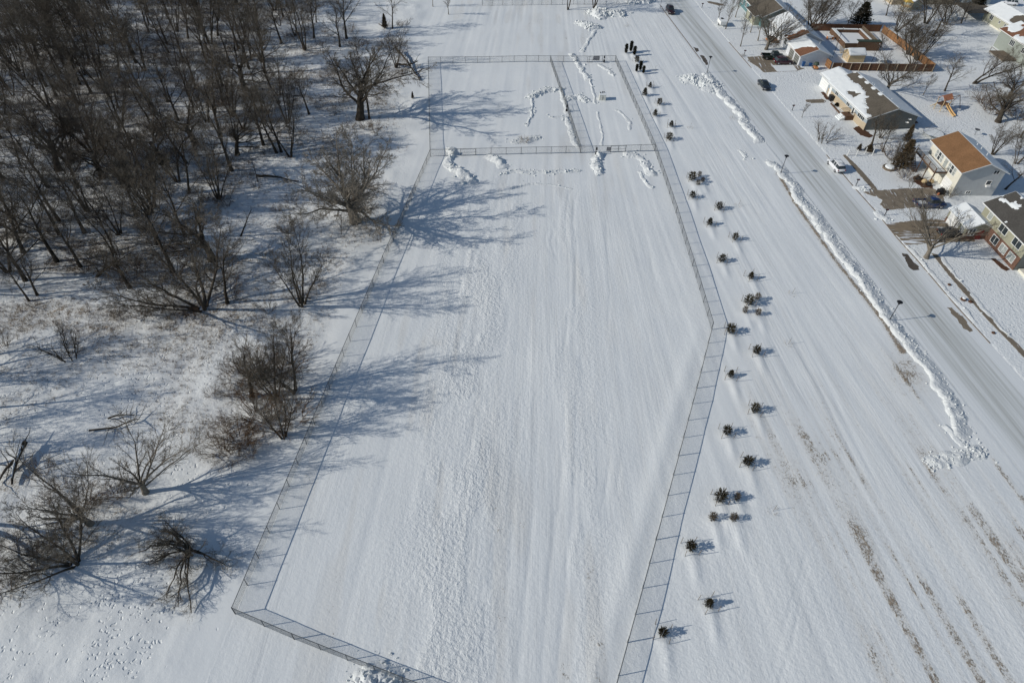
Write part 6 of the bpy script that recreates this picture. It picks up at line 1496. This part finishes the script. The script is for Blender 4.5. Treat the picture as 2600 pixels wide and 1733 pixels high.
b = MB(); b.box(-4, -.05, 4, 10, .3, .5); b.build('deck', M['greywood'], h6); b = MB(); b.bar((-3.9, 4.1, 0), (-3.9, 4.1, 1.5), .06, 4); b.bar((-3.9, 9.9, 0), (-3.9, 9.9, 1.5), .06, 4); b.bar((-3.9, 4.1, 1.45), (-3.9, 9.9, 1.45), .05, 4); b.build('railing', M['greywood'], h6)
# buildings glimpsed along the top
h7 = empty('house', (*W2((2310, 12))[0], 0), 'russet roofed building glimpsed behind trees at the top', 'house', None, R_(-82))
gable(h7, -8, -6, 8, 20, 2.9, 1.7, dict(W='tan', S='tan', N='tan', E='tan'), 'rred', snow=[(1, lambda U, V_, X_, Y_: fbm(X_ / 2, Y_ / 2, 3, 19) > .45, .08)])
window(h7, 'E', 0, 3, 1, 1.4, 1.1)
h8 = empty('house', (*W2((2440, 12))[0], 0), 'slate blue house wall glimpsed at the top right', 'house', None, R_(6))
gable(h8, 0, 0, 9, 14, 3.4, 1.8, dict(W='greyblue', S='greyblue', N='greyblue', E='greyblue'), 'rolive', snow=[(-1, lambda U, V_, X_, Y_: fbm(X_ / 2, Y_ / 2, 3, 29) > .4, .08)])
window(h8, 'S', 0, 4, 1.2, 1.6, 1.1); window(h8, 'W', 0, 4, 1.2, 1.6, 1.1)

# sheds
def shed(p, w, l, h, rise, ang, label, wall, roof='roofsnow', z=None):
    x, y, z_ = G(*p); r = empty('garden_shed', (x, y, 0), label, 'shed', None, ang)
    gable(r, 0, 0, w, l, h, rise, dict(W=wall, S=wall, E=wall, N=wall), 'rolive', oh=.15, snow=[(-1, lambda U, V_, X_, Y_: U > -1, .1), (1, lambda U, V_, X_, Y_: U > -1, .1)]); return r
sh = empty('garden_shed', (83.0, 173.5, 0), 'tan garden shed with white cross braced doors inside the fenced yard', 'shed', None, R_(-84))
gable(sh, -3.4, 0, 3.4, 4.2, 1.9, .9, dict(W='shedwall', S='shedwall', E='shedwall', N='shedwall'), 'rolive', oh=.12, snow=[(-1, lambda U, V_, X_, Y_: U > -1, .09), (1, lambda U, V_, X_, Y_: U > -1, .09)])
d_ = door(sh, 'S', 0, -1.7, 1.9, 1.8, 'shedwall'); b = MB()
for s in (-1, 0): b.bar((-1.7 + s * .93 + .03, -.08, .08), (-1.7 + s * .93 + .9, -.08, 1.75), .035, 4); b.box(-1.7 + s * .95 + .0, -1.7 + s * .95 + .07, -.09, -.055, 0, 1.8)
b.box(-.82, -.75, -.09, -.055, 0, 1.8); b.build('brace', M['white'], d_)
shed(Z6((985, 120))[0], 3.2, 4, 2.0, 1.0, R_(5), 'grey green little shed beneath the trees at the top right', 'greygreen')
r = empty('play_tower', G(*Z6((925, 130))[0]), 'yellow topped play tower among the trees at the top right', 'play tower')
b = MB()
for q in ((-1, -1), (1, -1), (1, 1), (-1, 1)): b.bar((q[0], q[1], 0), (q[0], q[1], 2.6), .08, 5)
b.build('post', M['shedwall'], r); b = MB(); b.box(-1.1, 1.1, -1.1, 1.1, 1.2, 1.35); b.build('platform', M['shedwall'], r)
b = MB(); b.add([(-1.2, -1.2, 2.6), (1.2, -1.2, 2.6), (1.2, 1.2, 2.6), (-1.2, 1.2, 2.6), (0, 0, 3.8)], [(0, 1, 4), (1, 2, 4), (2, 3, 4), (3, 0, 4), (3, 2, 1, 0)]); b.build('canopy', paint('yellow_canopy', (.62, .42, .10), .7, .1), r)
r = empty('tent', G(*Z6((1480, 230))[0]), 'small white peaked tent beyond the cedar fence at the top right', 'tent')
b = MB(); b.lathe((0, 0, 0), [(1.5, 0), (1.45, 1.2), (.7, 2.0), (.05, 2.4)], 9); b.build('canvas', M['white'], r, True); b = MB(); b.box(-.35, .35, -1.52, -1.46, 0, 1.1); b.build('door_flap', M['grey'], r)
# grey low deck / carport roofs near the sage bungalow
r = empty('carport', (*W2(Z6((1640, 258))[0])[0], 0), 'flat grey roofed carport beside the sage bungalow', 'carport', None, R_(3))
b = MB(); b.box(0, 8.5, 0, 8, 2.3, 2.5); b.build('roof', M['rolive'], r)
for q in ((.2, .2), (8.3, .2), (8.3, 7.8), (.2, 7.8)): b = MB(); b.bar((q[0], q[1], 0), (q[0], q[1], 2.3), .1, 5); b.build('post', M['greywood'], r)

# ------------------------------------------------------------------ timber fences
def plank_fence(label, pts, h=1.9, posts_side=1, name='timber_fence', mat='cedarwood', group='cedar board fences around the yard'):
    o0 = np.array(pts[0], float); root = empty(name, (o0[0], o0[1], 0), label, 'fence', group)
    for a, b_ in zip(pts[:-1], pts[1:]):
        a = np.array(a, float); b_ = np.array(b_, float); L = np.linalg.norm(b_ - a); d = (b_ - a) / L; nrm = np.array([-d[1], d[0]]) * posts_side
        k = max(1, round(L / 2.4))
        bm = MB(); p = a - o0; q = b_ - o0; o_ = nrm * .02
        bm.hexa([(p[0] - o_[0], p[1] - o_[1], .05), (q[0] - o_[0], q[1] - o_[1], .05), (q[0] + o_[0], q[1] + o_[1], .05), (p[0] + o_[0], p[1] + o_[1], .05),
                 (p[0] - o_[0], p[1] - o_[1], h), (q[0] - o_[0], q[1] - o_[1], h), (q[0] + o_[0], q[1] + o_[1], h), (p[0] + o_[0], p[1] + o_[1], h)])
        bm.build('board_panel', M[mat], root)
        rl = MB()
        for z_ in (.35, 1.0, 1.6):
            c0 = p + nrm * .055; c1 = q + nrm * .055; rl.bar((c0[0], c0[1], z_), (c1[0], c1[1], z_), .045, 4)
        rl.build('rail', M['deck'], root)
        for i in range(k + 1):
            c = a + d * L * i / k - o0 + nrm * .10; pb = MB(); pb.box(c[0] - .05, c[0] + .05, c[1] - .05, c[1] + .05, -.1, h + .08); pb.build('post', M['tan'] if 'near side' in label else M['deck'], root)
    return root
plank_fence('shade-toned cedar fence with pale posts along the near side of the yard', [(77.1, 168.3), (102.9, 169.7)], posts_side=-1, mat='shadecedar')
plank_fence('orange lit cedar fence slanting up the east side of the yard', [(103.2, 170.0), (99.5, 195.3)], posts_side=-1)
plank_fence('shaded dark fence along the far side of the yard', [(99.2, 195.6), (79.5, 194.4)], posts_side=-1, mat='shadecedar')
plank_fence('short orange fence return at the white garage corner', [(76.9, 168.5), (76.4, 171.2)])
for i, (p, lab) in enumerate(zip(Z6((1005, 640), (1045, 670), (1085, 705)), ('upper', 'middle', 'lower'))):
    x, y, z = G(*p); r = empty('leaning_pallet', (x, y, 0), '%s of three dark pallets leaning on the orange cedar fence' % lab, 'pallet', 'pallets leaning on the cedar fence', R_(5))
    b = MB()
    for k in range(6): b.hexa([(-.9, k * .22, .05), (-.75, k * .22, .05), (-.75, k * .22 + .14, .05), (-.9, k * .22 + .14, .05), (-.1, k * .22, 1.5), (.02, k * .22, 1.5), (.02, k * .22 + .14, 1.5), (-.1, k * .22 + .14, 1.5)])
    b.build('slats', M['greywood'], r); b = MB(); b.bar((-.5, 0, .75), (-.5, 1.3, .75), .05, 4); b.build('crossbar', M['deck'], r)
# white post fence by the brown cedar
r = empty('post_and_wire_fence', (*W2(Z2((680, 105))[0])[0], 0), 'low fence with white posts on the lawn above the bare pavement', 'fence')
A_ = W2(*Z2((680, 105), (825, 112), (975, 75), (1100, 100))); o0 = A_[0]
for q in A_: b = MB(); q_ = q - o0; b.bar((q_[0], q_[1], 0), (q_[0], q_[1], 1.5), .07, 6); b.build('post', M['white'], r)
b = MB()
for a_, b__ in zip(A_[:-1], A_[1:]):
    for z_ in (.3, .7, 1.1): b.bar((*(a_ - o0), z_), (*(b__ - o0), z_), .02, 4)
b.build('rail', M['greywood'], r)
# far chain/plank fences near H5
# pool deck
pd = empty('pool_deck', (85, 182.8, 0), 'square raised timber deck with a sunken snow filled pool in the fenced yard', 'pool deck', None, R_(3))
b = MB(); b.box(0, 8.6, 0, .9, 0, 1.25); b.box(0, 1.2, .91, 10.6, 0, 1.25); b.box(7.6, 8.6, .91, 10.6, 0, 1.25); b.box(1.21, 7.59, 9.6, 10.6, 0, 1.25); b.build('deck_frame', M['deck'], pd)
b = MB(); b.box(.1, 8.5, .1, .8, 1.255, 1.36); b.box(.1, 1.1, .95, 10.5, 1.255, 1.36); b.box(7.8, 8.4, .95, 10.5, 1.255, 1.36); b.box(1.25, 7.5, 9.7, 10.5, 1.255, 1.36); b.build('deck_snow', M['snow'], pd, bevel=.04)
b = MB(); b.box(1.3, 7.5, 1.0, 9.5, .2, .55); b.build('pool_snow', M['snow'], pd, bevel=.05)
b = MB(); b.box(2.6, 8.8, -1.4, -1.3, 0, 2.3); b.build('windbreak', M['deck'], pd); b = MB(); b.box(2.6, 8.8, -1.45, -.05, 2.3, 2.42); b.build('awning', M['darkgreen'], pd)
b = MB()
for i in range(34): b.box(8.65, 8.72, .2 + i * .31, .38 + i * .31, .0, 2.0)
b.box(8.66, 8.71, .1, 10.6, 2.0, 2.1); b.build('slat_screen', M['greywood'], pd)
for p, h, lab in ((Z6((100, 570))[0], 5, 'left thin dark pole beside the pool deck'), (Z6((640, 565))[0], 4.5, 'thin leaning pole right of the pool deck'), (Z6((530, 745))[0], 4.5, 'thin dark pole right of the garden shed'), (Z6((60, 690))[0], 4.5, 'thin pole with a snowy cap by the white garage')):
    x, y, z = G(*p); r = empty('yard_pole', (x, y, 0), lab, 'pole', 'thin poles in the fenced yard'); b = MB(); b.bar((0, 0, 0), (.3, .1, h), .05, 6); b.build('pole', M['black'], r); b = MB(); b.lathe((.3, .1, h), [(.08, 0), (.08, .1), (.02, .16)], 6); b.build('cap', M['white'], r)
r = empty('string_line', (*W2(Z6((640, 565))[0])[0], 0), 'taut cable strung across the fenced yard', 'cable'); A_ = W2(Z6((640, 565))[0])[0]; B_ = W2(Z6((965, 700))[0])[0]
b = MB(); b.bar((.3, .1, 3.6), (B_[0] - A_[0], B_[1] - A_[1], 1.9), .015, 4); b.build('cable', M['black'], r)
r = empty('garden_table', G(*Z6((30, 470))[0]), 'orange wooden bench and snowy clutter on the patio by the pool deck', 'bench')
b = MB(); b.box(-.9, .9, -.5, .5, .65, .75); b.box(-.85, -.7, -.45, .45, 0, .65); b.box(.7, .85, -.45, .45, 0, .65); b.build('table', M['orange'], r); b = MB(); b.box(-.8, .8, -.42, .42, .755, .86); b.build('snow_cap', M['snow'], r, bevel=.03)
r = empty('step_ladder', G(*Z6((185, 640))[0]), 'wooden steps leading up beside the garden shed', 'steps')
b = MB()
for i in range(6): b.box(-.6, .6, i * .3, i * .3 + .2, .2 + i * .2, .26 + i * .2)
b.bar((-.62, 0, 0), (-.62, 1.8, 1.4), .05, 4); b.bar((.62, 0, 0), (.62, 1.8, 1.4), .05, 4); b.build('steps', M['shedwall'], r)

# ------------------------------------------------------------------ play things
sw = empty('swing_set', G(*Z6((1350, 1310))[0]), 'wooden swing set with red canopy and tan slide in the back yard', 'swing set', None, R_(-62))
sw.location.z = 0
b = MB(); 
for y_ in (-1.2, 1.2):
    for x_ in (-.8, .8): b.bar((x_, y_, 0), (x_, y_, 3.0), .08, 4)
b.build('post', M['shedwall'], sw)
b = MB(); b.box(-.85, .85, -1.25, 1.25, 1.4, 1.52); b.build('platform', M['deck'], sw)
b = MB(); b.add([(-1.0, -1.5, 2.7), (-1.0, 1.5, 2.7), (0, 1.5, 3.6), (0, -1.5, 3.6), (1.0, 1.5, 2.7), (1.0, -1.5, 2.7), (-1.0, -1.5, 2.64), (-1.0, 1.5, 2.64), (0, 1.5, 3.54), (0, -1.5, 3.54), (1.0, 1.5, 2.64), (1.0, -1.5, 2.64)], [(0, 3, 2, 1), (3, 5, 4, 2), (6, 7, 8, 9), (9, 8, 10, 11), (0, 1, 7, 6), (5, 11, 10, 4), (0, 6, 9, 3), (3, 9, 11, 5), (1, 2, 8, 7), (2, 4, 10, 8)]); b.build('canopy', M['tarp'], sw)
b = MB(); b.bar((0, 1.2, 2.5), (0, 5.0, 2.5), .07, 5)
for x_ in (-1.3, 1.3): b.bar((x_, 5.1, 0), (0, 5.0, 2.5), .06, 5)
b.build('swing_beam', M['deck'], sw)
for y_ in (2.3, 3.6):
    b = MB(); b.bar((0, y_ - .25, 2.45), (0, y_ - .25, .55), .012, 4); b.bar((0, y_ + .25, 2.45), (0, y_ + .25, .55), .012, 4); b.box(-.12, .12, y_ - .28, y_ + .28, .5, .55); b.build('swing', M['black'], sw)
b = MB(); secs = []
for i in range(9):
    t = i / 8; x_ = .9 + 2.9 * t; z_ = 1.5 * (1 - t) ** 1.3 + .12; secs.append([(x_, -.35, z_ + .22), (x_, -.42, z_ + .22), (x_, -.42, z_ - .05), (x_, .42, z_ - .05), (x_, .42, z_ + .22), (x_, .35, z_ + .22), (x_, .3, z_ + .02), (x_, -.3, z_ + .02)])
b.loft(secs); b.build('slide', M['yellowslide'], sw)
b = MB(); b.bar((-.9, -.7, 1.4), (-2.2, -.7, 0), .05, 4); b.bar((-.9, .7, 1.4), (-2.2, .7, 0), .05, 4)
for i in range(5): b.bar((-1.1 - i * .22, -.7, 1.2 - i * .24), (-1.1 - i * .22, .7, 1.2 - i * .24), .04, 4)
b.build('ladder', M['shedwall'], sw)
def trampoline(p, label, R=2.0, bent=False):
    x, y, z = G(*p); r = empty('trampoline', (x, y, 0), label, 'trampoline')
    b = MB(); n = 24; secs = []
    V = [(R * math.cos(6.2832 * i / n), R * math.sin(6.2832 * i / n), .85) for i in range(n)]
    for i in range(n): b.bar(V[i], V[(i + 1) % n], .035, 4)
    for i in range(0, n, 4): b.bar(V[i], (V[i][0] * .95, V[i][1] * .95, 0), .03, 4)
    b.build('frame', M['steel'], r); b = MB(); b.lathe((0, 0, .82), [(R * .96, 0), (R * .96, .04), (R * .6, .08), (.05, .07)], 24); b.build('mat', M['snow'], r)
    b = MB()
    for i in range(0, n, 4):
        tx_, ty_ = (V[i][0] * (1.0 if not bent else .7) + (1.2 if bent else 0), V[i][1] * (1 if not bent else .7)); b.bar(V[i], (tx_, ty_, 2.5 if i % 8 == 0 or not bent else 1.5), .022, 4)
    b.build('net_pole', M['steel'], r); b = MB()
    for z_ in (1.2, 1.6, 2.0, 2.4):
        for i in range(0, n, 4): a_, c_ = V[i], V[(i + 4) % n]; k_ = 1.0 if not bent else .85; b.bar((a_[0] * k_ + (.5 if bent else 0), a_[1] * k_, z_), (c_[0] * k_ + (.5 if bent else 0), c_[1] * k_, z_), .008, 3)
    b.build('netting', M['wire'], r)
trampoline(Z20((780, 980))[0], 'snow covered trampoline with a collapsed net behind the brown roofed house', 2.1, True)
trampoline(Z6((640, 740))[0], 'small trampoline with slack netting near the cedar fence', 1.4, True)
r = empty('fire_bowl', G(*Z20((1510, 960))[0]), 'round metal dish standing on the snow behind the brown roofed house', 'dish')
b = MB(); b.bar((0, 0, 0), (0, 0, 1.1), .04, 5); b.build('stand', M['steel'], r); b = MB(); b.lathe((0, 0, 1.1), [(.1, 0), (.5, .12), (.55, .2), (.48, .2), (.05, .06)], 12); b.build('bowl', M['steel'], r)
r = empty('planter_boat', G(*Z2((1390, 320))[0]), 'low stone ringed snowy planter beside the forked tree near the deck', 'planter', None, R_(20))
b = MB(); b.lathe((0, 0, -.05), [(1.3, 0), (1.25, .4), (1.05, .42), (1.0, .2), (.05, .2)], 9); b.build('stone_ring', M['greywood'], r); b = MB(); b.lathe((.2, .1, .2), [(1.0, 0), (.8, .3), (.1, .42)], 10); b.build('snow_cap', M['snow'], r)
